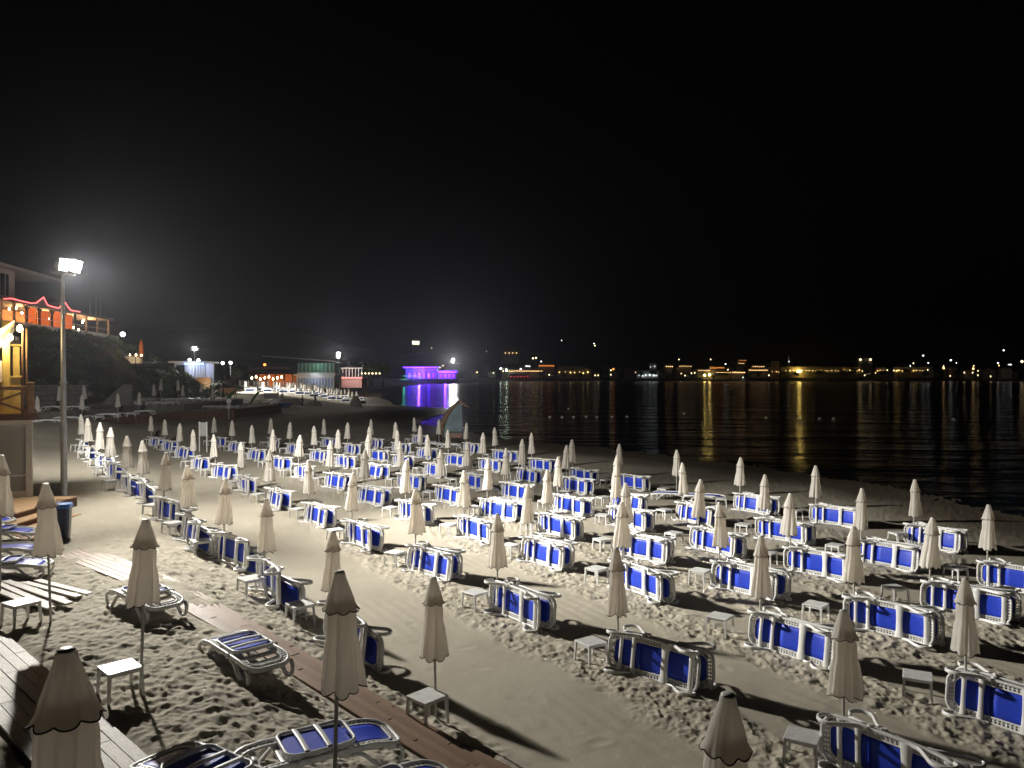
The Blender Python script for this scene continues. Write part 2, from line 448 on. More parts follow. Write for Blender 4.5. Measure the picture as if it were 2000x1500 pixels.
# the sea
def sea_material():
    m = bpy.data.materials.new('night_sea'); m.use_nodes = True
    nt = m.node_tree; L = nt.links.new; p = nt.nodes['Principled BSDF']
    p.inputs['Base Color'].default_value = (0.004, 0.008, 0.012, 1)
    p.inputs['Roughness'].default_value = 0.15
    p.inputs['IOR'].default_value = 1.33
    tc = nt.nodes.new('ShaderNodeTexCoord')
    def wave(sc, stretch, det, rot):
        mp = nt.nodes.new('ShaderNodeMapping'); mp.inputs['Scale'].default_value = stretch; mp.inputs['Rotation'].default_value = (0, 0, rot)
        L(tc.outputs['Object'], mp.inputs['Vector'])
        n = nt.nodes.new('ShaderNodeTexNoise'); n.inputs['Scale'].default_value = sc; n.inputs['Detail'].default_value = det
        n.inputs['Roughness'].default_value = 0.55
        L(mp.outputs['Vector'], n.inputs['Vector'])
        return n.outputs['Fac']
    a = wave(0.075, (0.5, 1.6, 1), 2, 0.15); b = wave(0.36, (0.5, 1.5, 1), 3, -0.12); c = wave(1.9, (0.7, 1.3, 1), 3, 0.1)
    def madd(x, k, y):
        s = nt.nodes.new('ShaderNodeMath'); s.operation = 'MULTIPLY_ADD'; s.inputs[1].default_value = k
        L(x, s.inputs[0])
        if y is None: s.inputs[2].default_value = 0
        else: L(y, s.inputs[2])
        return s.outputs[0]
    hsum = madd(a, 1.05, madd(b, 0.40, madd(c, 0.05, None)))
    bp = nt.nodes.new('ShaderNodeBump'); bp.inputs['Strength'].default_value = 1.0; bp.inputs['Distance'].default_value = 1.0
    L(hsum, bp.inputs['Height']); L(bp.outputs['Normal'], p.inputs['Normal'])
    return m
sm_ = MB().add([(-160, -35, WATER), (1155, -35, WATER), (1155, 1450, WATER), (-160, 1450, WATER)], [(0, 1, 2, 3)])
tag(link('sea', sm_.mesh('sea', sea_material())), 'black calm bay reflecting the town lights', 'sea', kind='structure')

# far land: the dark hill over the bay, as one relief sheet
def hill_height(x, y):
    # a long low headland behind the far shore, rising inland, and the bluff behind the hotel
    back = 30 * smst(1010, 1230, y + 40 * fbm(x * 0.004, y * 0.004, 91, 3))
    back = back * (1 + 0.9 * (1 - smst(-50, 150, x))) * (0.75 + 0.45 * fbm(x * 0.006, y * 0.006, 97, 4)) * (1 - 0.55 * smst(250, 800, x))
    left = 38 * smst(-120, -330, x + 0.1 * (y - 300)) * smst(120, 330, y)
    return 1.5 + back + left
def build_hill():
    xs = np.linspace(-700, 1100, 150); ys = np.concatenate([np.linspace(330, 960, 40), np.linspace(975, 1400, 40)])
    X, Y = np.meshgrid(xs, ys, indexing='ij')
    Z = hill_height(X, Y) + 3.0 * fbm(X * 0.03, Y * 0.03, 99, 3)
    # shore edge: keep under water seaward
    coast = 985 + 0.0 * X
    onland = (Y > coast - 4) | (X < -150 - 0.02 * (Y - 300))
    Z = np.where(onland, np.maximum(Z, 0.8), -4.0)
    mb = MB(); n, m = X.shape
    co = [(float(a), float(b), float(c)) for a, b, c in zip(X.ravel(), Y.ravel(), Z.ravel())]
    fs = []
    for i in range(n - 1):
        for j in range(m - 1):
            q = (i * m + j, (i + 1) * m + j, (i + 1) * m + j + 1, i * m + j + 1)
            if max(co[k][2] for k in q) > -3.9: fs.append(q)
    mb.add(co, fs)
    return mb.mesh('hills', M['hill'], True)
tag(link('hills', build_hill()), 'dark wooded headland behind the lit town', 'hill', kind='structure')

# bluff at the left under the hotel
def build_bluff():
    xs = np.linspace(-150, -30, 90); ys = np.linspace(66, 190, 80)
    X, Y = np.meshgrid(xs, ys, indexing='ij')
    edge = -43 - 0.10 * (Y - 70)                                  # foot of the slope
    t = (edge - X)
    Z = 1.2 + 10.2 * smst(1, 17, t) * smst(76, 100, Y) * (1 - 0.8 * smst(118, 170, Y))
    Z = Z + 1.1 * fbm(X * 0.18, Y * 0.18, 121, 4) * smst(1, 6, t)
    Z = np.where(t < -1.0, -3, Z)
    mb = MB(); n, m = X.shape
    co = [(float(a), float(b), float(c)) for a, b, c in zip(X.ravel(), Y.ravel(), Z.ravel())]
    fs = []
    for i in range(n - 1):
        for j in range(m - 1):
            q = (i * m + j, (i + 1) * m + j, (i + 1) * m + j + 1, i * m + j + 1)
            if max(co[k][2] for k in q) > -2.9: fs.append(q)
    mb.add(co, fs)
    return mb.mesh('slope', M['hill'], True)
tag(link('hillside', build_bluff()), 'dark scrubby slope below the hotel terrace', 'hill', kind='structure')

def scrub():
    rg = R(515); mb = MB()
    for k in range(520):
        y = rg.uniform(84, 150); t = rg.uniform(2, 24); x = -43 - 0.10 * (y - 70) - t
        z = 1.2 + 10.2 * float(smst(1, 17, t) * smst(76, 100, y) * (1 - 0.8 * smst(118, 170, y)))
        r = rg.uniform(0.35, 1.1)
        for q in range(34):
            d = Vector((rg.gauss(0, 1), rg.gauss(0, 1), abs(rg.gauss(0, 0.8)))).normalized() * r * rg.uniform(0.5, 1.0)
            p = Vector((x, y, z)) + d
            a = Vector((rg.gauss(0, 1), rg.gauss(0, 1), rg.gauss(0, 1))).normalized() * 0.26; b = a.orthogonal().normalized() * 0.12
            mb.add([p - a, p + b, p + a, p - b], [(0, 1, 2, 3)])
    return mb.mesh('scrub', M['leaf'])
tag(link('scrub', scrub()), 'low dark scrub covering the slope under the hotel', 'scrub', kind='stuff')

# ------------------------------------------------------------------ boardwalks: every plank its own piece
def boardwalk(name, label, a, b, width, nb, mt, seed, lift):
    root = thing(name, label, 'boardwalk', (a[0], a[1], gz(*a)), 0)
    rg = R(seed)
    dx, dy = b[0] - a[0], b[1] - a[1]; L = math.hypot(dx, dy); dx /= L; dy /= L
    nx, ny = dy, -dx
    bw = width / nb; ox, oy, oz = a[0], a[1], gz(*a)
    ang = math.atan2(dy, dx)
    cache = {}
    for k in range(nb):
        off = (k + 0.5) * bw - width / 2
        t = -1.2 - rg.random() * 1.6
        while t < L:
            ln = rg.choice([1.6, 2.2, 2.8])
            key = (ln,)
            if key not in cache:
                cache[key] = MB().bbox(0, ln - 0.006, -bw / 2 + 0.004, bw / 2 - 0.004, -0.03, 0.0, 0.004).mesh('plank', mt)
            x0, y0 = a[0] + dx * t + nx * off, a[1] + dy * t + ny * off
            x1, y1 = a[0] + dx * (t + ln) + nx * off, a[1] + dy * (t + ln) + ny * off
            z0, z1 = gz(x0, y0) + lift, gz(x1, y1) + lift
            pitch = -math.atan2(z1 - z0, ln)
            link('plank', cache[key], root, (x0 - ox, y0 - oy, z0 - oz + rg.uniform(-0.003, 0.003)), (0, pitch, ang + rg.uniform(-0.0015, 0.0015)))
            t += ln
    return root
boardwalk('boardwalk', 'brown plank boardwalk crossing the sand towards the bin', BW[0][0], BW[0][1], BW[0][2], 6, M['plank'], 3, 0.035)
boardwalk('boardwalk', 'pale weathered plank boardwalk at the bottom corner beside the big umbrella', BW[1][0], BW[1][1], BW[1][2], 6, M['greyplank'], 4, 0.05)

# deck in front of the beach bar, with two steps
deck = thing('wooden_deck', 'honey coloured plank deck in front of the glazed beach bar', 'deck', (-15.2, 23.6, 1.3))
dm = {}
for k in range(26):
    ln = 4.6
    x = -22.2 + k * 0.30
    if x > -15.0: break
    if 'a' not in dm: dm['a'] = MB().bbox(-0.145, 0.145, -2.3, 2.3, -0.035, 0.0, 0.005).mesh('plank', M['deck'])
    link('plank', dm['a'], deck, (x + 15.2, 0.35, 0.0), (0, 0, 0.0))
link('rim_joist', MB().box(-7.2, 0.32, -2.02, -1.96, -0.36, -0.04).mesh('rim_joist', M['timber']), deck)
link('rim_joist', MB().box(0.30, 0.36, -1.95, 2.6, -0.36, -0.04).mesh('rim_joist', M['timber']), deck)
st = MB().bbox(0.37, 0.86, -1.6, 1.1, -0.20, -0.16, 0.004).mesh('step', M['deck'])
link('step', st, deck)
link('step', MB().bbox(0.88, 1.34, -1.6, 1.1, -0.36, -0.32, 0.004).mesh('step', M['deck']), deck)
link('step_riser', MB().box(0.38, 0.84, -1.58, 1.08, -0.42, -0.205).mesh('step_riser', M['timber']), deck)
link('step_riser', MB().box(0.90, 1.32, -1.58, 1.08, -0.55, -0.365).mesh('step_riser', M['timber']), deck)

# terrace at the far left held by a timber retaining wall
TW = [(-33.8, 53.5), (-34.6, 60.0), (-34.8, 71.0), (-33.5, 78.0), (-30.5, 84.0), (-30.0, 100.0)]
TZ = 1.78
tb = MB()
edge = TW
vs = [(x, y, TZ) for x, y in edge] + [(-62, 100, TZ), (-62, 50, TZ), (-40, 50, TZ)]
tb.add(vs, [tuple(range(len(vs)))][0:1])
tm = tb.mesh('terrace_ground', sand_me.materials[0])
tag(link('terrace_ground', tm), 'raised sandy terrace behind the timber wall', 'terrace', kind='structure')
rw = thing('retaining_wall', 'low brown timber retaining wall holding the raised terrace', 'wall', (TW[0][0], TW[0][1], 0.5))
for k in range(len(TW) - 1):
    a, b = TW[k], TW[k + 1]
    for r in range(5):
        z0 = 0.42 + r * 0.275
        mb = MB().beam((a[0] - TW[0][0], a[1] - TW[0][1], z0 - 0.5 + 0.135), (b[0] - TW[0][0], b[1] - TW[0][1], z0 - 0.5 + 0.135), 0.10, 0.265)
        link('board', mb.mesh('board', M['timber']), rw)
    link('post', MB().bbox(-0.09, 0.09, -0.09, 0.09, -0.6, 1.42, 0.01).mesh('post', M['timber']), rw, (a[0] - TW[0][0] + 0.12, a[1] - TW[0][1], 0))
# second, higher terrace and the stone wall with its ramp
UP = [(-62, 64), (-37.5, 64), (-37.5, 78), (-35, 82), (-35, 100), (-62, 100)]
t2 = MB().add([(x, y, 2.45) for x, y in UP] + [(x, y, 1.5) for x, y in UP], [(0, 1, 2, 3, 4, 5)] + [(i + 1, i, 6 + i, 7 + i) for i in range(4)])
tag(link('upper_terrace', t2.mesh('upper_terrace', M['stone'])), 'upper stone terrace step with stored loungers', 'terrace', kind='structure')
swl = thing('stone_wall', 'dark stone retaining wall behind the terrace umbrellas', 'wall', (-48, 76, 2.43))
rg = R(8)
sc_ = {}
def stone_run(root, x0, x1, y, z0, rows, hz, wmin, wmax, thick, rg):
    for r in range(rows):
        x = x0 + (r % 2) * 0.3
        while x < x1:
            w = round(rg.uniform(wmin, wmax) * 4) / 4
            key = (w, hz, thick)
            if key not in sc_: sc_[key] = MB().bbox(0.02, w - 0.02, -thick / 2, thick / 2, 0.015, hz - 0.015, 0.03).mesh('stone', M['stone'])
            link('stone', sc_[key], root, (x, y + rg.uniform(-0.03, 0.03), z0 + r * hz))
            x += w
stone_run(swl, -6.5, 5.4, 0, 0.0, 4, 0.5, 0.75, 1.5, 0.5, rg)
link('coping', MB().bbox(-6.5, 6.2, -0.32, 0.32, 2.0, 2.12, 0.03).mesh('coping', M['stone']), swl)
# sloping ramp parapet
rp = MB().add([(6.2, 2.0, 0.02), (9.4, 2.0, 0.02), (9.4, 2.0, 2.1), (8.5, 2.0, 2.15), (6.2, 2.3, 0.02), (9.4, 2.3, 0.02), (9.4, 2.3, 2.1), (8.5, 2.3, 2.15)],
              [(0, 1, 2, 3), (7, 6, 5, 4), (0, 3, 7, 4), (3, 2, 6, 7), (2, 1, 5, 6)])
link('ramp_parapet', rp.mesh('ramp_parapet', M['stone']), swl)

# ------------------------------------------------------------------ umbrellas
CAPH, DRAPEH = 0.37, 1.18
def canopy_meshes(seed, hi=True):
    """folded canopy hanging from the apex (z = 0 at the top): cap, drape and their dark hems"""
    rg = R(seed)
    seg = 72 if hi else 24
    ph = [rg.uniform(0, 6.28) for _ in range(6)]
    am = [rg.uniform(0.6, 1.2) for _ in range(6)]
    lean = rg.uniform(-0.03, 0.03), rg.uniform(-0.03, 0.03)
    def pleat(th, k):
        a = abs(math.sin(4 * th + ph[0])) ** 0.7 - 0.6
        return 1 + k * (0.30 * a + 0.10 * am[1] * math.sin(3 * th + ph[1]) + 0.13 * am[2] * math.sin(5 * th + ph[2]) + 0.07 * am[3] * math.sin(11 * th + ph[3]))
    capp = [(0.048, 0.0), (0.056, -0.012), (0.062, -0.05), (0.078, -0.10), (0.100, -0.17), (0.125, -0.25), (0.142, -0.32), (0.172, -CAPH)]
    if not hi: capp = [capp[0], capp[2], capp[4], capp[6], capp[7]]
    nc = len(capp)
    def fcap(th, i):
        t = i / (nc - 1)
        dz = -0.028 * abs(math.sin(4 * th + ph[0])) * max(0, t - 0.7) / 0.3
        return pleat(th, 0.45 * t * t), dz
    cap = MB().lathe(capp, seg, fn=fcap); cap.f = cap.f[:-1]; cap.m = cap.m[:-1]
    drp = []
    nd = 15 if hi else 6
    fat = rg.uniform(0.9, 1.12)
    for i in range(nd):
        t = i / (nd - 1)
        r = 0.098 + 0.032 * min(1, t * 5) + 0.075 * t ** 1.2 * fat
        r -= 0.014 * math.exp(-((t - 0.42) / 0.10) ** 2)                     # tie strap pulls it in
        drp.append((r, -CAPH + 0.10 - (DRAPEH - CAPH + 0.10) * t))
    def fdrp(th, i):
        t = i / (nd - 1)
        dz = (-0.05 * abs(math.sin(4 * th + ph[0] + 0.5)) + 0.02 * math.sin(3 * th + ph[4])) * max(0, t - 0.8) / 0.2
        return pleat(th + 0.25 * t * am[4], 0.35 + 0.55 * t), dz
    d = MB().lathe(drp, seg, fn=fdrp); d.f = d.f[:-2]; d.m = d.m[:-2]
    for b in (cap, d):
        b.v = [(x + lean[0] * -z, y + lean[1] * -z, z) for x, y, z in b.v]
    hem1 = MB().tube([Vector(p) * 1.0 for p in cap.v[-seg:]], 0.0055, 5, (0, 0, 1), True)
    hem2 = MB().tube([Vector(p) * 1.0 for p in d.v[-seg:]], 0.006, 5, (0, 0, 1), True)
    out = dict(cap=smooth_mod(cap.mesh('cap', M['canvas']), 80), drape=smooth_mod(d.mesh('drape', M['canvas']), 80))
    out['cap_hem'] = hem1.mesh('cap_hem', M['trim'], True)
    out['drape_hem'] = hem2.mesh('drape_hem', M['trim'], True)
    return out
CANOPY = [canopy_meshes(100 + k) for k in range(10)]
CANOPY_LO = [canopy_meshes(200 + k, False) for k in range(3)]
POLE = MB().lathe([(0.021, 0), (0.021, 1)], 12).mesh('pole', M['pole'], True)
POLE_LO = MB().lathe([(0.021, 0), (0.021, 1)], 6).mesh('pole', M['pole'], True)
FINIAL = MB().lathe([(0.045, -0.004), (0.050, 0.006), (0.040, 0.014)], 16).mesh('top_disc', M['plastic'], True)
STRAP = MB().tube([(0.165 * math.cos(a * 0.5236), 0.165 * math.sin(a * 0.5236), -0.66) for a in range(12)], 0.008, 5, (0, 0, 1), True).mesh('tie_strap', M['trim'], True)
def umbrella(x, y, h, label, group, seed, z=None, far=False):
    rg = R(seed)
    z = gz(x, y) if z is None else z
    t = thing('beach_umbrella', label, 'umbrella', (x, y, z), 0, group, rot=(rg.gauss(0, 0.022), rg.gauss(0, 0.022), rg.uniform(0, 6.28)))
    cs = (CANOPY_LO if far else CANOPY)[rg.randrange(3 if far else 10)]
    link('pole', POLE_LO if far else POLE, t, (0, 0, -0.35), scale=(1, 1, h + 0.33))
    k = rg.uniform(0.92, 1.08); kz = rg.uniform(0.95, 1.05)
    for nm, me in cs.items():
        link(nm, me, t, (0, 0, h), scale=(k, k, kz))
    if not far: link('top_disc', FINIAL, t, (0, 0, h))
    return t

# ------------------------------------------------------------------ loungers
def lz(x):
    """height of the frame along the lounger: foot end dips, head end lifts then dips"""
    z = 0.345
    if x > 0.45: z -= 0.10 * ((x - 0.45) / 0.5) ** 2
    if x < -0.55: z -= 0.075 * ((-x - 0.55) / 0.4) ** 2
    return z
def ring_path(hl, hw, rad, n=6, step=8, dz=0.0):
    pts = []
    cs = [(hl - rad, hw - rad, 0), (-hl + rad, hw - rad, 90), (-hl + rad, -hw + rad, 180), (hl - rad, -hw + rad, 270)]
    for i, (cx, cy, a0) in enumerate(cs):
        for k in range(n + 1):
            a = math.radians(a0 + 90 * k / n)
            pts.append((cx + rad * math.cos(a), cy + rad * math.sin(a)))
        nx = cs[(i + 1) % 4]; a1 = math.radians(nx[2])
        q = (nx[0] + rad * math.cos(a1), nx[1] + rad * math.sin(a1)); p = pts[-1]
        m = step if i in (0, 2) else 2
        for k in range(1, m): pts.append((p[0] + (q[0] - p[0]) * k / m, p[1] + (q[1] - p[1]) * k / m))
    return [(x, y, lz(x) + dz) for x, y in pts]
def rsec(w, h, c=0.35):
    a, b = w / 2, h / 2; k = min(a, b) * c
    return [(a, -b + k), (a, b - k), (a - k, b), (-a + k, b), (-a, b - k), (-a, -b + k), (-a + k, -b), (a - k, -b)]
def slab_sheet(x0, x1, hw, dz, sag, nx=10, ny=6, th=0.005, rad=0.0):
    mb = MB(); top = []
    for i in range(nx + 1):
        x = x0 + (x1 - x0) * i / nx
        for j in range(ny + 1):
            s = -1 + 2 * j / ny
            top.append((x, s * hw, lz(x) + dz - sag * (1 - s * s)))
    bot = [(x, y, z - th) for x, y, z in top]; n = len(top); m = ny + 1; fs = []
    for i in range(nx):
        for j in range(ny):
            a = i * m + j
            fs.append((a, a + m, a + m + 1, a + 1)); fs.append((n + a, n + a + 1, n + a + m + 1, n + a + m))
    rim = [j for j in range(m)] + [i * m + ny for i in range(1, nx + 1)] + [nx * m + j for j in range(ny - 1, -1, -1)] + [i * m for i in range(nx - 1, 0, -1)]
    for k in range(len(rim)):
        a, b = rim[k], rim[(k + 1) % len(rim)]
        fs.append((a, b, n + b, n + a))
    return mb.add(top + bot, fs)
def lounger_meshes(hi=True):
    d = {}
    n = 6 if hi else 3
    fr = MB().sweep(ring_path(0.95, 0.35, 0.20, n, 10 if hi else 5), rsec(0.070, 0.040), (0, 0, 1), True)
    d['frame'] = smooth_mod(fr.mesh('frame', M['plastic']), 50)
    # perforated inner edge: thin strip with little ribs back to the frame
    la = MB().sweep(ring_path(0.855, 0.250, 0.13, n, 10 if hi else 5), rsec(0.034, 0.026), (0, 0, 1), True)
    if hi:
        k = -0.80
        while k <= 0.80:
            for s in (-1, 1): la.beam((k, s * 0.25, lz(k)), (k, s * 0.342, lz(k)), 0.026, 0.024)
            k += 0.062
        la.sweep(ring_path(0.90, 0.295, 0.16, n, 10), rsec(0.018, 0.012), (0, 0, 1), True)
        for yy in np.linspace(-0.2, 0.2, 7):
            for s in (-1, 1): la.beam((s * 0.85, yy, lz(0.86 * s)), (s * 0.943, yy, lz(0.93 * s)), 0.024, 0.024, up=(0, 1, 0))
    d['lattice'] = la.mesh('lattice', M['plastic'])
    for nm, x, w in (('a', -0.70, 0.075), ('b', -0.43, 0.085), ('c', 0.24, 0.15), ('d', 0.80, 0.10)):
        cb = MB(); ys = np.linspace(-0.345, 0.345, 7 if hi else 3)
        cb.sweep([(x, float(yy), lz(x) - 0.036 - 0.014 * (1 - (yy / 0.345) ** 2)) for yy in ys], rsec(0.055, w), (0, 0, 1), scales=[0.82 + 0.30 * (yy / 0.345) ** 2 for yy in ys])
        d['bar' + nm] = smooth_mod(cb.mesh('crossbar', M['plastic']), 50)
    d['sling'] = slab_sheet(-0.30, 0.845, 0.243, 0.010, 0.012, 10 if hi else 5, 6 if hi else 2).mesh('sling', M['sling'], hi)
    d['back_sling'] = slab_sheet(-0.845, -0.315, 0.243, 0.010, 0.012, 6 if hi else 3, 6 if hi else 2).mesh('back_sling', M['sling'], hi)
    def legpath(s):
        p = [(0.30, .30), (0.40, .285), (0.46, .25), (0.66, 0.055), (0.71, 0.022), (0.78, 0.015), (0.85, 0.028), (0.905, 0.075), (0.935, 0.14), (0.935, 0.20), (0.905, 0.25), (0.86, 0.285)]
        if not hi: p = p[0:1] + p[2:11:2] + p[11:]
        return p
    def zfit(x, z, sgn):
        return min(z, lz(x * sgn) - 0.02)
    for sy, ny in ((-1, 'r'), (1, 'l')):
        for sx, nx in ((1, 'f'), (-1, 'h')):
            pts = [(sx * px, sy * 0.352, zfit(px, pz, sx)) for px, pz in legpath(sx)]
            d['leg' + nx + ny] = smooth_mod(MB().sweep(pts, rsec(0.060, 0.042, 0.5), (0, 1, 0)).mesh('leg', M['plastic']), 60)
    kb = MB()
    d['knob'] = MB().add(*_cyl((-0.28, 0.365, 0.36), (-0.28, 0.41, 0.36), 0.042)).mesh('hinge_knob', M['plastic'], False)
    # backrest folded forward on to the seat, its ribbed underside up
    bk = MB().sweep([(x, y, 0.43 - 0.02 * math.cos((x + 0.1) * 3)) for x, y, z in [(px - 0.02, py, 0) for px, py, _ in ring_path(0.40, 0.315, 0.12, n, 5)]], rsec(0.05, 0.03), (0, 0, 1), True)
    d['fold_frame'] = smooth_mod(bk.mesh('backrest_frame', M['plastic']), 50)
    d['fold_sling'] = MB().bbox(-0.385, 0.345, -0.285, 0.285, 0.398, 0.404, 0.002).mesh('backrest_sling', M['sling'])
    fb = MB()
    for x in (-0.16, 0.02):
        fb = MB().sweep([(0, -0.30, 0.435), (0, 0, 0.45), (0, 0.30, 0.435)], rsec(0.03, 0.06), (0, 0, 1))
    d['fold_bar'] = smooth_mod(fb.mesh('crossbar', M['plastic']), 50)
    return d
def _cyl(a, b, r, seg=10):
    a = Vector(a); b = Vector(b); t = (b - a).normalized(); s = t.orthogonal().normalized(); n = t.cross(s)
    vs = [p + s * (r * math.cos(2 * math.pi * k / seg)) + n * (r * math.sin(2 * math.pi * k / seg)) for p in (a, b) for k in range(seg)]
    fs = [(k, (k + 1) % seg, seg + (k + 1) % seg, seg + k) for k in range(seg)] + [tuple(range(seg - 1, -1, -1)), tuple(range(seg, 2 * seg))]
    return vs, fs
LH = lounger_meshes(True); LL = lounger_meshes(False)
def lounger(mtx, label, group, hi=True, folded=False):
    t = thing('sun_lounger', label, 'sun lounger', (0, 0, 0), 0, group)
    t.matrix_basis = mtx
    D = LH if hi else LL
    link('frame', D['frame'], t)
    la = link('lattice', D['lattice'], t); la['kind'] = 'stuff'
    for k in 'abcd': link('crossbar', D['bar' + k], t)
    link('sling', D['sling'], t)
    if not folded: link('back_sling', D['back_sling'], t)
    for k in ('fr', 'fl', 'hr', 'hl'): link('leg', D['leg' + k], t)
    if hi:
        link('hinge_knob', D['knob'], t)
        link('hinge_knob', D['knob'], t, (0, -0.775, 0))
    if folded:
        b = link('backrest', D['fold_frame'], t)
        link('backrest_sling', D['fold_sling'], b)
        for x in (-0.2, 0.06): link('crossbar', D['fold_bar'], b, (x, 0, 0))
    return t
def frame_mtx(o, ax, up, roll=0.0):
    ax = Vector(ax).normalized(); up = Vector(up); up = (up - ax * up.dot(ax)).normalized()
    yv = up.cross(ax)
    m = Matrix(((ax.x, yv.x, up.x, o[0]), (ax.y, yv.y, up.y, o[1]), (ax.z, yv.z, up.z, o[2]), (0, 0, 0, 1)))
    return m @ Matrix.Rotation(roll, 4, 'X')
def upright(x, y, ang, label, group, hi=True, folded=True, z=None):
    z = gz(x, y) if z is None else z
    return lounger(frame_mtx((x, y, z - 0.01), (math.cos(ang), math.sin(ang), 0), (0, 0, 1)), label, group, hi, folded)

# ------------------------------------------------------------------ side tables
def table_meshes():
    top = MB().bbox(-0.235, 0.235, -0.235, 0.235, 0.385, 0.41, 0.008).mesh('table_top', M['table'])
    ap = MB()
    ring = [(-0.215, -0.215), (0.215, -0.215), (0.215, 0.215), (-0.215, 0.215)]
    vs = []
    for z in (0.345, 0.384):
        for k in (1.0, 0.93): vs += [(x * k, y * k, z) for x, y in ring]
    fs = []
    for i in range(4):
        j = (i + 1) % 4
        fs += [(i, j, 8 + j, 8 + i), (4 + j, 4 + i, 12 + i, 12 + j), (j, i, 4 + i, 4 + j), (8 + i, 8 + j, 12 + j, 12 + i)]
    ap.add(vs, fs)
    legs = []
    for sx in (-1, 1):
        for sy in (-1, 1):
            lg = MB(); secs = []
            for (k, z, w) in ((1.0, 0.384, 0.046), (1.12, -0.04, 0.030)):
                cx, cy = sx * 0.205 * k, sy * 0.205 * k
                secs.append([(cx - w / 2, cy - w / 2, z), (cx + w / 2, cy - w / 2, z), (cx + w / 2, cy + w / 2, z), (cx - w / 2, cy + w / 2, z)])
            lg.add(secs[1] + secs[0], [(3, 2, 1, 0), (4, 5, 6, 7)] + [(i, (i + 1) % 4, 4 + (i + 1) % 4, 4 + i) for i in range(4)])
            legs.append(lg.mesh('leg', M['table']))
    return top, ap.mesh('apron', M['table']), legs
T_TOP, T_APRON, T_LEGS = table_meshes()
def side_table(x, y, rz, label, group, z=None):
    t = thing('side_table', label, 'table', (x, y, gz(x, y) if z is None else z), rz, group)
    link('table_top', T_TOP, t); link('apron', T_APRON, t)
    for l in T_LEGS: link('leg', l, t)
    return t

# ------------------------------------------------------------------ the seven rows on the sand
ROWS = [
 [(1.48, 5.45), (-1.21, 12.15), (-3.54, 15.25), (-5.82, 18.01), (-7.72, 20.48), (-9.28, 22.01), (-11.28, 24.76), (-13.83, 28.77), (-15.04, 29.96), (-17.77, 33.91), (-20.01, 37.28), (-22.65, 41.14), (-25.32, 45.28)],
 [(4.76, 10.99), (2.06, 14.76), (-0.35, 18.12), (-2.75, 21.86), (-5.31, 25.3), (-7.58, 28.77), (-10.13, 32.37), (-12.78, 36.28), (-15.8, 41.05), (-18.58, 45.0), (-22.23, 51.22), (-25.43, 56.35), (-27.47, 58.52)],
 [(7.69, 12.97), (5.24, 16.19), (2.94, 20.35), (0.47, 23.37), (-1.68, 26.6), (-4.13, 29.66), (-6.46, 33.47), (-9.07, 38.05), (-11.63, 41.64), (-14.23, 45.69), (-17.26, 50.84), (-20.64, 56.58), (-23.58, 60.75)],
 [(7.8, 17.48), (5.6, 20.71), (3.52, 24.27), (1.2, 27.43), (-1.0, 30.6), (-3.19, 34.24), (-5.54, 38.33), (-8.01, 42.65), (-10.74, 47.32), (-13.13, 50.88), (-16.03, 55.4), (-19.08, 60.86)],
 [(10.35, 19.07), (8.22, 22.66), (6.16, 25.58), (3.98, 29.27), (1.91, 32.25), (-0.31, 35.71), (-2.34, 38.84), (-4.76, 43.56), (-7.2, 47.88), (-9.51, 51.41), (-12.1, 56.44), (-15.13, 62.07)],
 [(13.18, 21.3), (10.96, 24.14), (8.99, 27.45), (6.83, 30.74), (4.58, 33.38), (2.69, 38.18), (0.5, 41.74), (-1.77, 46.59), (-4.08, 49.43), (-6.42, 53.83), (-8.81, 58.07), (-11.37, 62.13)],
 [(14.06, 26.88), (12.22, 30.86), (9.97, 33.64), (7.9, 36.86), (5.52, 39.7), (3.34, 42.14), (1.24, 47.22), (-1.09, 52.88), (-3.56, 59.15), (-6.1, 64.26), (-8.59, 67.51)]]
RN = ['the row nearest the boardwalk', 'the second row from the boardwalk', 'the third row from the boardwalk', 'the fourth row from the boardwalk', 'the fifth row from the boardwalk', 'the sixth row from the boardwalk', 'the row nearest the water']
UPRIGHT_SETS = {(6, 3), (6, 9)}                    # loungers of these sets still stand on their legs
AX = Vector((0.63, -0.777, 0)).normalized()        # lounger axis, foot end to the front
CV = Vector((-0.777, -0.63, 0)).normalized()       # towards the path on the camera side
sd = 1
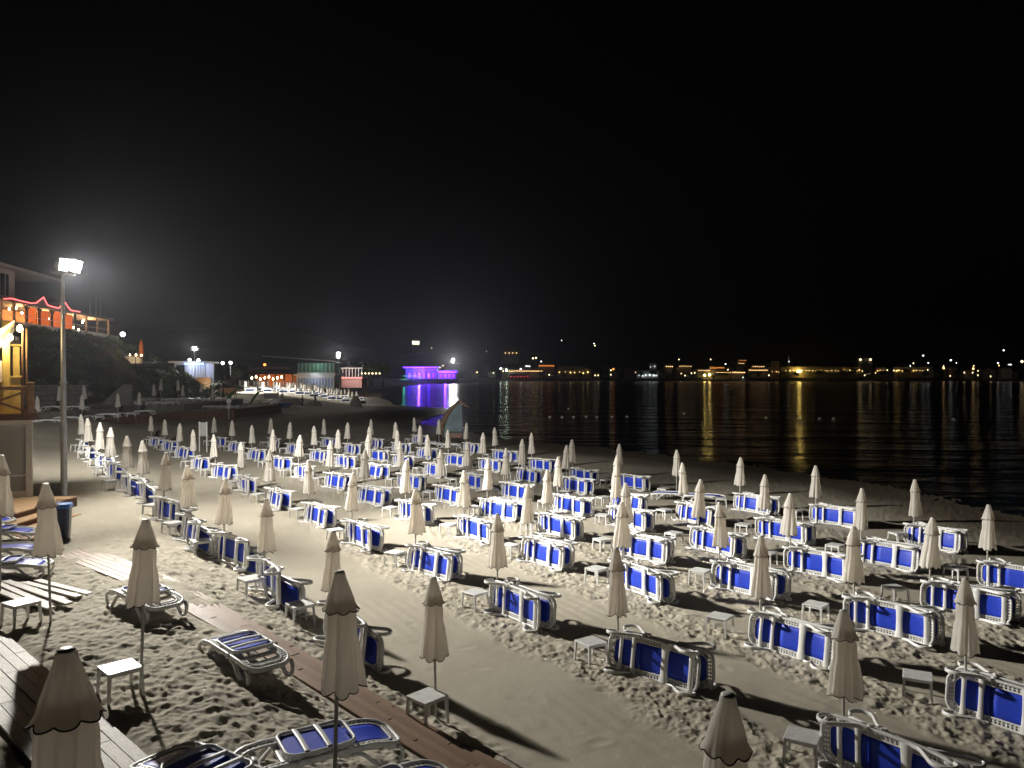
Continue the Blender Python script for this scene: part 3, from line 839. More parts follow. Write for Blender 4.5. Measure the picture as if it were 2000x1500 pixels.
for r, row in enumerate(ROWS):
    for i, (x, y) in enumerate(row):
        sd += 1
        rg = R(sd * 7 + 1)
        who = '%s from the camera in %s' % (nth(i + 1), RN[r])
        wh = '%s umbrella, %s' % (nth(i + 1), RN[r])
        dist = math.hypot(x, y); hi = dist < 37
        h = 2.20 if r == 0 else 2.28
        if (r, i) == (0, 0): h = 3.20 - gz(x, y)
        if (r, i) == (0, 1): h = 2.22
        umbrella(x, y, h, 'closed cream umbrella, ' + who, 'closed umbrellas in the rows on the near beach', sd, far=dist > 48)
        if (r, i) in ((0, 0), (0, 1)):
            if i == 1: side_table(-1.32, 11.95, -0.75, 'white side table under the umbrella with no lounger, near the boardwalk', 'side tables in the umbrella rows')
            continue
        if (r, i) in UPRIGHT_SETS:
            for q, off in enumerate((-0.55, 0.75)):
                upright(x + 0.2 + off * 1.1, y - 1.0 - off * 0.4, math.radians(-15 + rg.uniform(-8, 8)), '%s lounger on its legs, %s' % ('first' if q == 0 else 'second', wh), 'loungers left standing on their legs', hi, False)
        else:
            da = rg.gauss(0, 0.085)
            ax = Matrix.Rotation(da, 3, 'Z') @ AX; cv = Matrix.Rotation(da, 3, 'Z') @ CV
            g0 = gz(x, y)
            fx = 0.78 + rg.uniform(-0.08, 0.08)
            base = Vector((x, y, 0))
            roll = rg.uniform(-0.17, 0.03)
            o = base + ax * fx + cv * (0.345 + 0.05)
            o.z = gz(o.x, o.y) + 0.405
            lounger(frame_mtx(o, ax, -cv, roll), 'tipped lounger, underside out, ' + wh, 'front loungers of the tipped pairs', hi)
            o = base + ax * (fx + 0.10 + rg.uniform(-0.12, 0.12)) - cv * (0.345 + rg.uniform(0.05, 0.09))
            o.z = gz(o.x, o.y) + 0.395
            lounger(frame_mtx(o, Matrix.Rotation(rg.gauss(0, 0.05), 3, 'Z') @ ax, cv, rg.uniform(-0.10, 0.05)), 'rear tipped lounger, sling inward, ' + wh, 'rear loungers of the tipped pairs', hi)
        tx, ty = x - 0.60 + rg.uniform(-0.12, 0.12), y + 0.35 + rg.uniform(-0.3, 0.3)
        if (r, i) == (0, 2): tx, ty = -4.45, 16.1
        if (r, i) == (0, 3): tx, ty = -5.9, 17.35
        side_table(tx, ty, -0.75 + rg.gauss(0, 0.25), 'white side table by ' + wh, 'side tables in the umbrella rows')

# single umbrellas, loungers and tables along the boardwalks at the left
LG = 'umbrellas beside the plank boardwalks'
umbrella(-2.62, 4.55, 3.79 - gz(-2.62, 4.55), 'biggest closed umbrella, in front of the weathered boardwalk corner', LG, 901)
umbrella(-1.80, 7.7, 3.42 - gz(-1.8, 7.7), 'tall closed umbrella between the brown boardwalk and the near loungers', LG, 902)
umbrella(-5.26, 10.85, 3.36 - gz(-5.26, 10.85), 'closed umbrella with a white table at its foot, between the boardwalks', LG, 903)
umbrella(-8.30, 13.8, 3.48 - gz(-8.3, 13.8), 'closed umbrella in front of the blue bin', LG, 904)
umbrella(-10.35, 15.5, 3.8 - gz(-10.35, 15.5), 'closed umbrella cut off by the picture edge beside the deck', LG, 905)
UG = 'loungers left upright beside the boardwalks'
upright(-4.26, 12.20, math.radians(133), 'upright lounger with folded backrest beside the brown boardwalk', UG)
upright(-6.95, 14.55, math.radians(138), 'upright lounger with folded backrest behind the closed umbrella and table', UG)
upright(-3.22, 8.05, math.radians(147), 'largest upright lounger at the bottom, blue sling towards the weathered boardwalk', UG)
upright(-2.30, 9.05, math.radians(30), 'upright lounger between the tall umbrella and the brown boardwalk', UG)
upright(-1.42, 8.12, math.radians(38), 'upright lounger corner cut off by the bottom edge', UG)
for k, (x, y, w) in enumerate([(-15.5, 22.2, 'farthest'), (-13.75, 20.5, 'second farthest'), (-12.45, 18.5, 'second nearest'), (-11.25, 16.9, 'nearest')]):
    upright(x, y, math.radians(6 + 3 * k), '%s of the four upright loungers side by side below the deck' % w, 'loungers in line below the deck', folded=k % 2 == 1)
TG = 'tables beside the boardwalks'
side_table(-5.48, 10.72, -0.78, 'white side table by the umbrella between the two boardwalks', TG)
side_table(-8.80, 13.75, -0.55, 'white side table under the umbrella in front of the bin', TG)
side_table(-2.42, 7.55, -0.70, 'white side table corner at the bottom edge between loungers', TG)
# long grey boards half buried beside the loungers
bd = thing('board_stack', 'bundle of long grey boards lying on the sand by the loungers', 'boards', (-10.2, 16.1, gz(-10.2, 16.1)), math.radians(-33))
bm = MB().bbox(-2.0, 2.0, -0.075, 0.075, 0.0, 0.04, 0.006).mesh('board', M['greyplank'])
rg = R(77)
for k in range(9):
    link('board', bm, bd, (rg.uniform(-0.35, 0.35), -0.55 + 0.17 * (k % 6) + rg.uniform(-0.03, 0.03), 0.03 + 0.045 * (k // 6) + rg.uniform(0, 0.01)), (rg.uniform(-0.06, 0.06), rg.uniform(-0.02, 0.02), rg.uniform(-0.07, 0.07)))

# ------------------------------------------------------------------ floodlight masts
def flood_mast(name, label, x, y, z0, ztop, arm, heads, em, group=None, seg=12, r0=0.105, r1=0.06, hs=1.0, ang=0.0):
    """arm: half length of the crossarm along x; heads: (dx, aim point, watts, cone degrees, blend)"""
    t = thing(name, label, 'street lamp', (x, y, z0), 0, group)
    H = ztop - z0
    link('pole', MB().lathe([(r0 * 1.6, -0.3), (r0 * 1.6, 0.02), (r0, 0.05), (r0, H * 0.35), (r0 * 0.86, H * 0.36), (r1, H)], seg).mesh('pole', M['galv'], False), t)
    link('band', MB().lathe([(r0 * 1.12, H * 0.52), (r0 * 1.12, H * 0.52 + 0.06)], seg).mesh('band', M['galv']), t)
    av = Vector((arm * math.cos(ang), arm * math.sin(ang), 0))
    link('crossarm', MB().beam(-av + Vector((0, 0, H - 0.02)), av + Vector((0, 0, H - 0.02)), 0.07, 0.07).mesh('crossarm', M['galv']), t)
    for (dx, aim, watts, cone, dz) in heads:
        az = Vector((aim[0] - x, aim[1] - y, 0)).normalized()
        spill = dz is None; dz = dz or 0.0                 # wide spill light of the head cluster, no head of its own
        p = az * dx + Vector((0, 0, H + 0.20 * hs + dz))
        wp = Vector((x, y, z0)) + p
        dr = (Vector(aim) - wp).normalized()
        rot = dr.to_track_quat('-Z', 'Y')
        if not spill:
            link('head_arm', MB().beam((0, 0, H - 0.02 + dz), az * dx + Vector((0, 0, H - 0.02 + dz)), 0.05, 0.05).mesh('head_arm', M['galv']), t)
            hd = link('flood_head', MB().bbox(-0.24 * hs, 0.24 * hs, -0.19 * hs, 0.19 * hs, -0.02, 0.10 * hs, 0.02).mesh('flood_head', M['galv']), t, p)
            hd.rotation_mode = 'QUATERNION'; hd.rotation_quaternion = rot
            link('glass', MB().box(-0.21 * hs, 0.21 * hs, -0.16 * hs, 0.16 * hs, -0.034, -0.024).mesh('glass', em), hd)
            link('bracket', MB().box(-0.26 * hs, -0.245 * hs, -0.03, 0.03, -0.05, 0.24 * hs).box(0.245 * hs, 0.26 * hs, -0.03, 0.03, -0.05, 0.24 * hs).box(-0.26 * hs, 0.26 * hs, -0.03, 0.03, 0.24 * hs, 0.255 * hs).mesh('bracket', M['galv']), hd)
        if watts:
            ld = bpy.data.lights.new('flood_light', 'SPOT'); ld.energy = watts; ld.spot_size = math.radians(cone); ld.spot_blend = 1.0
            ld.shadow_soft_size = 0.14 * hs; ld.color = (1.0, 0.965, 0.885)
            lo = bpy.data.objects.new('flood_light', ld); COL.objects.link(lo)
            lo.parent = t; lo.location = p + dr * 0.28 * hs; lo.rotation_mode = 'QUATERNION'; lo.rotation_quaternion = rot
    return t
LAMP = (-15.75, 27.0)
flood_mast('floodlight_mast', 'tall steel floodlight mast standing beside the deck and bin', LAMP[0], LAMP[1], gz(*LAMP), 9.02, 0.4,
           [(0.46, (5, 9.0, 0), 22000, 70, 0), (0.78, (-7, 23, 0), 5200, 130, None), (0.46, (2, 62, 0), 24000, 64, 0), (0.46, (21, 27, 0), 42000, 76, 0), (0.40, (-34, 78, 1), 20000, 105, 0), (0.78, (-4, 38, 0), 7000, 125, None)], M['e_flood'], ang=math.radians(62), hs=1.2)

# ------------------------------------------------------------------ litter bin on the boardwalk edge
bx, by = -12.25, 20.9
bn = thing('litter_bin', 'navy litter bin with a light blue lid beside the lamp mast', 'bin', (bx, by, gz(bx, by)), 0.3)
def rsq(hw, hd, z, k=0.06):
    return [(hw - k, -hd, z), (hw, -hd + k, z), (hw, hd - k, z), (hw - k, hd, z), (-hw + k, hd, z), (-hw, hd - k, z), (-hw, -hd + k, z), (-hw + k, -hd, z)]
def loft(rings):
    mb = MB(); n = len(rings[0]); vs = [p for r in rings for p in r]; fs = []
    for i in range(len(rings) - 1):
        for j in range(n): fs.append((i * n + j, i * n + (j + 1) % n, (i + 1) * n + (j + 1) % n, (i + 1) * n + j))
    fs.append(tuple(range(n - 1, -1, -1))); fs.append(tuple(range((len(rings) - 1) * n, len(rings) * n)))
    return mb.add(vs, fs)
link('body', loft([rsq(0.17, 0.17, 0), rsq(0.20, 0.20, 0.5), rsq(0.215, 0.215, 0.88)]).mesh('body', M['bin']), bn)
link('lid', loft([rsq(0.235, 0.235, 0.885), rsq(0.24, 0.24, 0.93), rsq(0.22, 0.22, 0.985), rsq(0.14, 0.14, 1.0)]).mesh('lid', M['binlid']), bn)
link('handle', MB().tube([(-0.16, 0.1, 0.98), (-0.15, 0.1, 1.07), (0.15, 0.1, 1.07), (0.16, 0.1, 0.98)], 0.014, 6, (0, 1, 0)).mesh('handle', M['bin']), bn)

# ------------------------------------------------------------------ two storey beach bar at the left edge
KX, KY, KZ = -16.4, 26.2, 1.3          # right front corner at deck level
kb = thing('beach_bar', 'glazed wooden beach bar with an upper terrace and warm bulbs', 'kiosk', (KX, KY, KZ), math.radians(33))
def kbox(nm, m, *b, par=None, bevel=0.0):
    mb = MB().bbox(*b, bevel) if bevel else MB().box(*b)
    return link(nm, mb.mesh(nm, m), par or kb)
frame_m = mat('pvc_frame', (0.66, 0.63, 0.57), 0.5, var=(0.54, 0.51, 0.46), vscale=3)
glass_m = bpy.data.materials.new('clear_sheet'); glass_m.use_nodes = True
_nt = glass_m.node_tree; _p = _nt.nodes['Principled BSDF']; _o = _nt.nodes['Material Output']
_p.inputs['Base Color'].default_value = (0.75, 0.75, 0.72, 1); _p.inputs['Roughness'].default_value = 0.12
_tr = _nt.nodes.new('ShaderNodeBsdfTransparent'); _tr.inputs['Color'].default_value = (0.9, 0.9, 0.88, 1)
_mx = _nt.nodes.new('ShaderNodeMixShader'); _mx.inputs['Fac'].default_value = 0.30
_nt.links.new(_tr.outputs['BSDF'], _mx.inputs[1]); _nt.links.new(_p.outputs['BSDF'], _mx.inputs[2]); _nt.links.new(_mx.outputs['Shader'], _o.inputs['Surface'])
# lower storey
kbox('floor_sill', frame_m, -6, 0, -0.06, 0.06, 0, 0.22)
kbox('top_rail', frame_m, -6, 0, -0.07, 0.07, 2.45, 2.62)
for x in (-0.10, -1.55, -3.0, -4.5): kbox('post', frame_m, x - 0.06, x + 0.06, -0.08, 0.08, 0.0, 2.46, bevel=0.01)
kbox('corner_post', frame_m, -0.03, 0.05, -0.05, 0.05, 0.0, 2.62, bevel=0.01)
for x0, x1 in ((-1.49, -0.16), (-2.94, -1.61), (-4.44, -3.06)):
    kbox('window_sheet', glass_m, x0, x1, -0.006, 0.006, 0.22, 2.45)
    kbox('mid_rail', frame_m, x0, x1, -0.03, 0.03, 0.72, 0.78)
for y0, y1 in ((0.1, 1.9), (2.05, 3.8)):
    kbox('window_sheet', glass_m, -0.006, 0.006, y0, y1, 0.22, 2.45)
kbox('post', frame_m, -0.06, 0.06, 1.9, 2.05, 0, 2.46)
kbox('floor', M['deck'], -6, -0.05, 0.06, 4, 0.0, 0.06)
kbox('back_wall', M['white'], -6, 0, 4.0, 4.15, 0, 2.6)
# gathered white curtains
cur = MB()
for cx0, cx1 in ((-0.75, -0.30), (-2.3, -1.75)):
    pts = []
    for k in range(33):
        t = k / 32; pts.append((cx0 + (cx1 - cx0) * t, 0.16 + 0.035 * math.sin(t * 40)))
    cur = MB(); vs = [(x, y, z) for z in (0.35, 2.42) for x, y in pts]; n = len(pts)
    cur.add(vs, [(i, i + 1, n + i + 1, n + i) for i in range(n - 1)])
    link('curtain', cur.mesh('curtain', M['white'], True), kb)
kbox('bar_table', M['white'], -1.15, -0.55, 0.6, 1.2, 0.78, 0.83)
kbox('bar_table', M['wall'], -1.0, -0.7, 0.75, 1.05, 0.06, 0.78)
kbox('bench', frame_m, -1.35, -0.3, 1.6, 2.1, 0.06, 0.52)
kbox('counter', M['white'], -2.9, -1.7, 0.9, 1.5, 0.06, 1.05)
# upper terrace floor
kbox('terrace_fascia', M['timber'], -6, 0.22, -0.16, -0.08, 2.62, 2.84)
kbox('terrace_fascia', M['timber'], 0.14, 0.22, -0.08, 4.2, 2.62, 2.84)
kbox('terrace_floor', M['deck'], -6, 0.14, -0.08, 4.2, 2.66, 2.80)
# railing
RT = 3.80
kbox('railing_post', M['rustic'], -0.10, 0.10, -0.10, 0.10, 2.84, RT + 0.05, bevel=0.02)
kbox('post_cap', M['rustic'], -0.13, 0.13, -0.13, 0.13, RT + 0.05, RT + 0.10, bevel=0.015)
kbox('railing_post', M['rustic'], -2.0, -1.84, -0.08, 0.08, 2.84, RT)
kbox('hand_rail', M['rustic'], -6, -0.11, -0.05, 0.05, RT - 0.16, RT - 0.03, bevel=0.015)
link('brace', MB().beam((-1.82, 0, 2.90), (-0.12, 0, RT - 0.2), 0.07, 0.08).mesh('brace', M['rustic']), kb)
link('brace', MB().beam((-1.82, 0.03, RT - 0.2), (-0.12, 0.03, 2.90), 0.07, 0.08).mesh('brace', M['rustic']), kb)
link('brace', MB().beam((-3.7, 0, 2.90), (-2.02, 0, RT - 0.2), 0.07, 0.08).mesh('brace', M['rustic']), kb)
link('brace', MB().beam((-3.7, 0.03, RT - 0.2), (-2.02, 0.03, 2.90), 0.07, 0.08).mesh('brace', M['rustic']), kb)
# slender twin poles and yellow posts of the upper bar
for x, y in ((-0.22, 0.2), (-0.10, 0.34)): link('slim_pole', MB().lathe([(0.03, 2.8), (0.03, 5.75)], 8, (x, y, 0)).mesh('slim_pole', M['rustic'], True), kb)
yel = mat('yellow_paint', (0.72, 0.58, 0.20), 0.6, var=(0.60, 0.46, 0.14), vscale=3)
kbox('yellow_post', yel, -0.80, -0.58, 0.6, 0.82, 2.8, 6.0, bevel=0.015)
kbox('yellow_post', yel, -0.50, -0.30, 0.95, 1.15, 2.8, 5.15, bevel=0.015)
kbox('post_cap', yel, -0.56, -0.24, 0.89, 1.21, 5.15, 5.22, bevel=0.015)
kbox('yellow_parapet', yel, -6, -0.28, 0.75, 0.85, 2.8, 4.05)
kbox('parapet_shelf', yel, -6, -0.20, 0.66, 0.94, 4.05, 4.12, bevel=0.01)
kbox('back_partition', M['darkwood'], -6, -0.3, 3.6, 3.7, 2.8, 5.6)
# swagged striped awning
for k, cm in enumerate([(0.72, 0.66, 0.52), (0.62, 0.42, 0.28), (0.30, 0.42, 0.52), (0.74, 0.70, 0.60)]):
    am = cloth('awning_stripe_%d' % k, cm, tuple(c * 0.8 for c in cm), 0)
    aw = MB(); n = 16; vs = []
    for row in (0, 1):
        for i in range(n + 1):
            x = -5.2 + 4.75 * i / n; s = abs(math.sin(i / n * math.pi * 2.0))
            yy = 0.15 + 0.22 * (k + row)
            vs.append((x, yy, 6.0 - 0.62 * s - 0.16 * (k + row) * (0.5 + s)))
    aw.add(vs, [(i, i + 1, n + 2 + i, n + 1 + i) for i in range(n)])
    link('awning_stripe', aw.mesh('awning_stripe', am, True), kb)
# festoon bulbs hanging along the awning edge
BULB = MB().lathe([(0.015, 0.09), (0.03, 0.07), (0.055, 0.02), (0.06, -0.02), (0.04, -0.06), (0.01, -0.075)], 12).mesh('bulb', M['e_bulb'], True)
for (x, y, z) in ((-0.30, 0.10, 5.72), (-0.58, 0.35, 5.42), (-0.86, 0.52, 5.22)):
    link('bulb', BULB, kb, (x, y, z), scale=(1.5, 1.5, 1.5))
    ld = bpy.data.lights.new('bulb_light', 'POINT'); ld.energy = 55; ld.shadow_soft_size = 0.07; ld.color = (1.0, 0.70, 0.33)
    lo = bpy.data.objects.new('bulb_light', ld); COL.objects.link(lo); lo.parent = kb; lo.location = (x, y - 0.12, z - 0.02)
link('cable', MB().tube([(0.1, 0.0, 5.95), (-0.30, 0.10, 5.84), (-0.58, 0.35, 5.54), (-0.86, 0.52, 5.34), (-1.6, 0.7, 5.3)], 0.012, 5, (0, 1, 0)).mesh('cable', M['trim']), kb)
# printed poster hung on the yellow parapet: colour patches only
pm = bpy.data.materials.new('poster_print'); pm.use_nodes = True
_nt = pm.node_tree; _p = _nt.nodes['Principled BSDF']; _p.inputs['Roughness'].default_value = 0.5
_v = _nt.nodes.new('ShaderNodeTexVoronoi'); _v.inputs['Scale'].default_value = 5.5
_tc = _nt.nodes.new('ShaderNodeTexCoord'); _nt.links.new(_tc.outputs['Object'], _v.inputs['Vector'])
_cr = _nt.nodes.new('ShaderNodeValToRGB'); _cr.color_ramp.interpolation = 'CONSTANT'
for pos, c in ((0.0, (0.75, 0.68, 0.70)), (0.35, (0.70, 0.68, 0.08)), (0.5, (0.80, 0.80, 0.80)), (0.72, (0.20, 0.25, 0.62)), (0.86, (0.06, 0.08, 0.07))):
    e = _cr.color_ramp.elements.new(pos) if pos > 0 else _cr.color_ramp.elements[0]; e.color = (*c, 1)
_nt.links.new(_v.outputs['Color'], _cr.inputs['Fac']); _nt.links.new(_cr.outputs['Color'], _p.inputs['Base Color'])
ps = tag(link('poster', MB().bbox(-0.28, 0.28, -0.012, 0.012, -0.36, 0.36, 0.006).mesh('poster', pm), None, (KX - 1.17, KY + 0.02, KZ + 4.28), (0, 0.12, math.radians(33))), 'colourful printed poster hanging on the yellow bar parapet', 'poster')

# ------------------------------------------------------------------ hotel on the bluff with its red neon restaurant
NEON = [(-67.62, 102.47, 15.72), (-67.89, 104.43, 15.96), (-68.24, 107.03, 15.87), (-68.6, 109.73, 15.84), (-68.82, 111.34, 15.99), (-69.14, 113.67, 17.08), (-69.21, 114.21, 16.57), (-69.3, 114.91, 16.03), (-69.54, 116.65, 15.92), (-69.79, 118.51, 15.89), (-70.09, 120.72, 17.05), (-70.22, 121.69, 16.44), (-70.37, 122.79, 15.94), (-70.83, 126.2, 15.98)]
HO = Vector((-72, 118, 9.0))
ht = thing('hotel', 'hotel with a red neon edged restaurant front glowing orange', 'building', HO)
def hpart(nm, mb, m, par=None, sm=False): 
    mb.v = [(x - HO.x, y - HO.y, z - HO.z) for x, y, z in mb.v]
    return link(nm, mb.mesh(nm, m, sm), par or ht)
def fline(y):                      # x of the restaurant front at depth y
    return -69.2 - 0.135 * (y - 110)
dirv = Vector((-0.135, 1, 0)).normalized(); inn = Vector((-1, -0.135, 0)).normalized()
def prism(y0, y1, off, depth, z0, z1):
    a = Vector((fline(y0), y0, 0)) + inn * off; b = Vector((fline(y1), y1, 0)) + inn * off
    c = b + inn * depth; d = a + inn * depth
    mb = MB(); vs = [(p.x, p.y, z) for z in (z0, z1) for p in (a, b, c, d)]
    return mb.add(vs, [(3, 2, 1, 0), (4, 5, 6, 7), (0, 1, 5, 4), (1, 2, 6, 5), (2, 3, 7, 6), (3, 0, 4, 7)])
FZ, CZ = 12.9, 15.55                # restaurant floor and ceiling
hpart('terrace_slab', prism(92, 143, -0.6, 14, FZ - 1.6, FZ - 0.05), M['wall'])
hpart('flat_roof', prism(92, 141, -0.5, 14, CZ, CZ + 0.35), M['darkwood'])
hpart('back_wall', prism(92, 128, 7.0, 0.4, FZ, CZ), mat('terracotta_wall', (0.55, 0.25, 0.10), 0.8, var=(0.42, 0.16, 0.06), vscale=0.5))
hpart('under_wall', prism(92, 143, 3.5, 0.5, 4, FZ - 1.6), M['stone'])
bays = [96, 99.5, 103, 106.5, 110, 113.8, 117.8, 121.8, 126, 130.4, 135, 140]
for y in bays:
    hpart('column', prism(y - 0.14, y + 0.14, 0.0, 0.28, FZ, CZ), M['darkwood'])
    hpart('lower_column', prism(y - 0.22, y + 0.22, 0.6, 0.5, 5.5, FZ - 1.6), M['wall'])
for k in range(len(bays) - 1):
    hpart('railing', prism(bays[k] + 0.14, bays[k + 1] - 0.14, 0.05, 0.05, FZ + 0.95, FZ + 1.02), M['white'])
    hpart('railing', prism(bays[k] + 0.14, bays[k + 1] - 0.14, 0.05, 0.05, FZ + 0.06, FZ + 0.13), M['white'])
    if 3 < k < 8: hpart('drawn_curtain', prism(bays[k] + 0.2, bays[k + 1] - 0.2, 0.5, 0.05, FZ + 0.1, CZ - 0.05 - 0.1 * (k % 3)), cloth('amber_curtain_%d' % k, (0.85, 0.50, 0.20), (0.95, 0.52, 0.18), 0))
# arched brackets
for y in bays[4:8]:
    for s in (-1, 1):
        a = Vector((fline(y), y, CZ - 0.9)) + inn * 0.14; b = Vector((fline(y + s * 0.9), y + s * 0.9, CZ - 0.05)) + inn * 0.14
        hpart('bracket', MB().beam(a, b, 0.12, 0.14), M['darkwood'])
rgb = R(5)
for k in range(34):
    y = rgb.uniform(97, 139); o = rgb.uniform(0.9, 5.5); z = CZ - rgb.uniform(0.35, 0.9) if rgb.random() < 0.75 else FZ + rgb.uniform(0.6, 1.1)
    p = Vector((fline(y), y, z)) + inn * o - HO
    link('pendant', BULB, ht, p, scale=(2.2, 2.2, 2.2))
for y in (101, 112, 120, 129, 137):
    p = Vector((fline(y), y, CZ - 0.7)) + inn * 2.2
    ld = bpy.data.lights.new('restaurant_light', 'POINT'); ld.energy = 1500; ld.shadow_soft_size = 0.3; ld.color = (1.0, 0.52, 0.2)
    lo = bpy.data.objects.new('restaurant_light', ld); COL.objects.link(lo); lo.parent = ht; lo.location = p - HO
hpart('neon_tube', MB().tube(NEON, 0.085, 6, (1, 0, 0)), M['e_neon'], sm=True)
# gables carrying the neon
for (i0, i1, i2) in ((4, 5, 7), (9, 10, 12)):
    P = [Vector(NEON[q]) + inn * 0.1 for q in (i0, i1, i2)]
    low = [Vector((P[0].x, P[0].y, CZ + 0.36)), Vector((P[2].x, P[2].y, CZ + 0.36))]
    mb = MB(); ring = [low[0], low[1], P[2] - Vector((0, 0, .12)), P[1] - Vector((0, 0, .12)), P[0] - Vector((0, 0, .12))]
    vs = [tuple(p) for p in ring] + [tuple(p + inn * 3) for p in ring]
    mb.add(vs, [(0, 1, 2, 3, 4), (9, 8, 7, 6, 5)] + [(i, 5 + i, 5 + (i + 1) % 5, (i + 1) % 5) for i in range(5)])
    hpart('gable', mb, M['darkwood'])
# upper floors, set back
hpart('upper_block', prism(86, 118, 5.5, 14, CZ + 0.36, 21.3), M['wall'])
hpart('eave', prism(84, 131, 3.9, 17, 21.3, 21.75), M['wall'])
for y in (98, 102.2, 106.5, 110.7, 115):
    w = hpart('window', prism(y - 1.1, y + 1.1, 5.42, 0.1, 16.4, 20.6), M['pane'])
    hpart('window_frame', prism(y - 0.05, y + 0.05, 5.36, 0.07, 16.4, 20.6), M['white'], w)
    hpart('balcony', prism(y - 1.6, y + 1.6, 4.4, 1.1, 17.0, 17.15), M['wall'])
for y in (134, 136.5, 138.5): hpart('flag_pole', MB().lathe([(0.07, 15.9), (0.05, 21.5)], 6, (fline(y) - 1, y, 0)), M['galv'])
# red sign under the terrace: only its first letters show past the mast
fc = bpy.data.curves.new('sign_letters', 'FONT'); fc.body = 'SO'; fc.size = 1.15; fc.extrude = 0.05; fc.align_x = 'CENTER'
sl = link('sign_letters', fc); dg = bpy.context.evaluated_depsgraph_get()
sgm = bpy.data.meshes.new_from_object(sl.evaluated_get(dg)); bpy.data.objects.remove(sl); sgm.materials.clear(); sgm.materials.append(M['e_red'])
sg = thing('neon_sign', 'small red lit letters below the hotel terrace beside the mast', 'sign', (-66.4, 113, 9.6))
link('letters', sgm, sg, (0, 0, 0), (math.pi / 2, 0, 0.35))
link('backing', MB().box(-1.3, 1.3, 0.10, 0.18, -0.3, 1.1).mesh('backing', M['darkwood']), sg, (0, 0, 0), (0, 0, 0.35))
# lower bar terrace right of the hotel with rails, bulbs and an orange umbrella
lt = thing('bar_terrace', 'dark railed bar terrace with small lights below the hotel', 'terrace', (-58, 118, 7.3))
link('platform', MB().box(-6, 3.5, -4, 5, -0.4, 0).mesh('platform', M['stone']), lt)
for k in range(9): link('rail_post', MB().box(-0.04, 0.04, -0.04, 0.04, 0, 1.05).mesh('rail_post', M['steel_dark']), lt, (-5.6 + k * 1.1, -3.8, 0))
link('hand_rail', MB().box(-5.7, 3.3, -3.84, -3.76, 1.05, 1.11).mesh('hand_rail', M['galv']), lt)
link('counter', MB().box(-1.6, 1.4, -1, 0, 0, 1.1).mesh('counter', M['white']), lt)
for k, (x, z) in enumerate(((-5.0, 0.35), (-3.4, 0.5), (0.6, 1.3), (1.5, 1.3), (2.3, 1.25))):
    link('bulb', BULB, lt, (x, -2.4, z), scale=(1.4, 1.4, 1.4))
ou = thing('beach_umbrella', 'tall closed orange umbrella on the dark bar terrace', 'umbrella', (-56.4, 117, 7.3))
link('pole', MB().lathe([(0.04, 0), (0.04, 3.6)], 8).mesh('pole', M['pole']), ou)
link('canopy', MB().lathe([(0.06, 3.75), (0.14, 3.5), (0.30, 2.9), (0.24, 2.8), (0.34, 1.3), (0.38, 1.0), (0.05, 1.0)], 16, fn=lambda th, i: (1 + 0.12 * math.sin(5 * th), 0)).mesh('canopy', M['orangecloth'], True), ou)
ld = bpy.data.lights.new('terrace_light', 'POINT'); ld.energy = 160; ld.color = (1.0, 0.6, 0.3); ld.shadow_soft_size = 0.1
lo = bpy.data.objects.new('terrace_light', ld); COL.objects.link(lo); lo.parent = lt; lo.location = (2.4, -3.2, 2.0)
def globe_lamp(x, y, z0, h, label, r=0.22, em='e_globe', group='globe lamps on the slope'):
    t = thing('globe_lamp', label, 'street lamp', (x, y, z0), 0, group)
    link('pole', MB().lathe([(0.05, -0.5), (0.04, h)], 8).mesh('pole', M['steel_dark']), t)
    link('globe', MB().lathe([(0.03, 0), (r * 0.8, r * 0.4), (r, r), (r * 0.8, r * 1.6), (0.02, r * 2)], 12).mesh('globe', M[em], True), t, (0, 0, h))
    return t
globe_lamp(-60.7, 120, 7.2, 4.4, 'white globe lamp above the bar terrace beside the orange umbrella', 0.36)
globe_lamp(-61.5, 116, 6.0, 4.1, 'globe lamp on the slope between the hotel and the bar terrace', 0.26)
globe_lamp(-63.3, 118, 7.0, 3.6, 'smaller globe lamp beside the one between hotel and bar terrace', 0.2)
globe_lamp(-66.0, 115, 6.0, 3.9, 'globe lamp right of the red letters under the hotel', 0.2, 'e_warm')
globe_lamp(-65.0, 117, 6.2, 3.7, 'bright white globe lamp under the hotel beside the rocks', 0.34)
# pale boulders lit on the slope
for k, (x, y, z, s) in enumerate(((-62.6, 108, 7.0, 1.5), (-61.3, 108, 6.8, 1.0), (-63.6, 109, 6.4, 0.9))):
    rgk = R(40 + k)
    bo = MB().lathe([(0.25, -0.5), (0.8, -0.35), (1.0, 0.0), (0.75, 0.45), (0.3, 0.75), (0.05, 0.82)], 10, fn=lambda th, i: (1 + 0.22 * math.sin(3 * th + i + k) + 0.1 * math.sin(7 * th + 2 * i), 0))
    tag(link('boulder', bo.mesh('boulder', M['wall'], False), None, (x, y, z), (0, 0, k), (s, s, s)), '%s pale boulder on the slope under the hotel' % ['largest', 'middle sized', 'smallest'][k], 'boulder', 'boulders under the hotel')

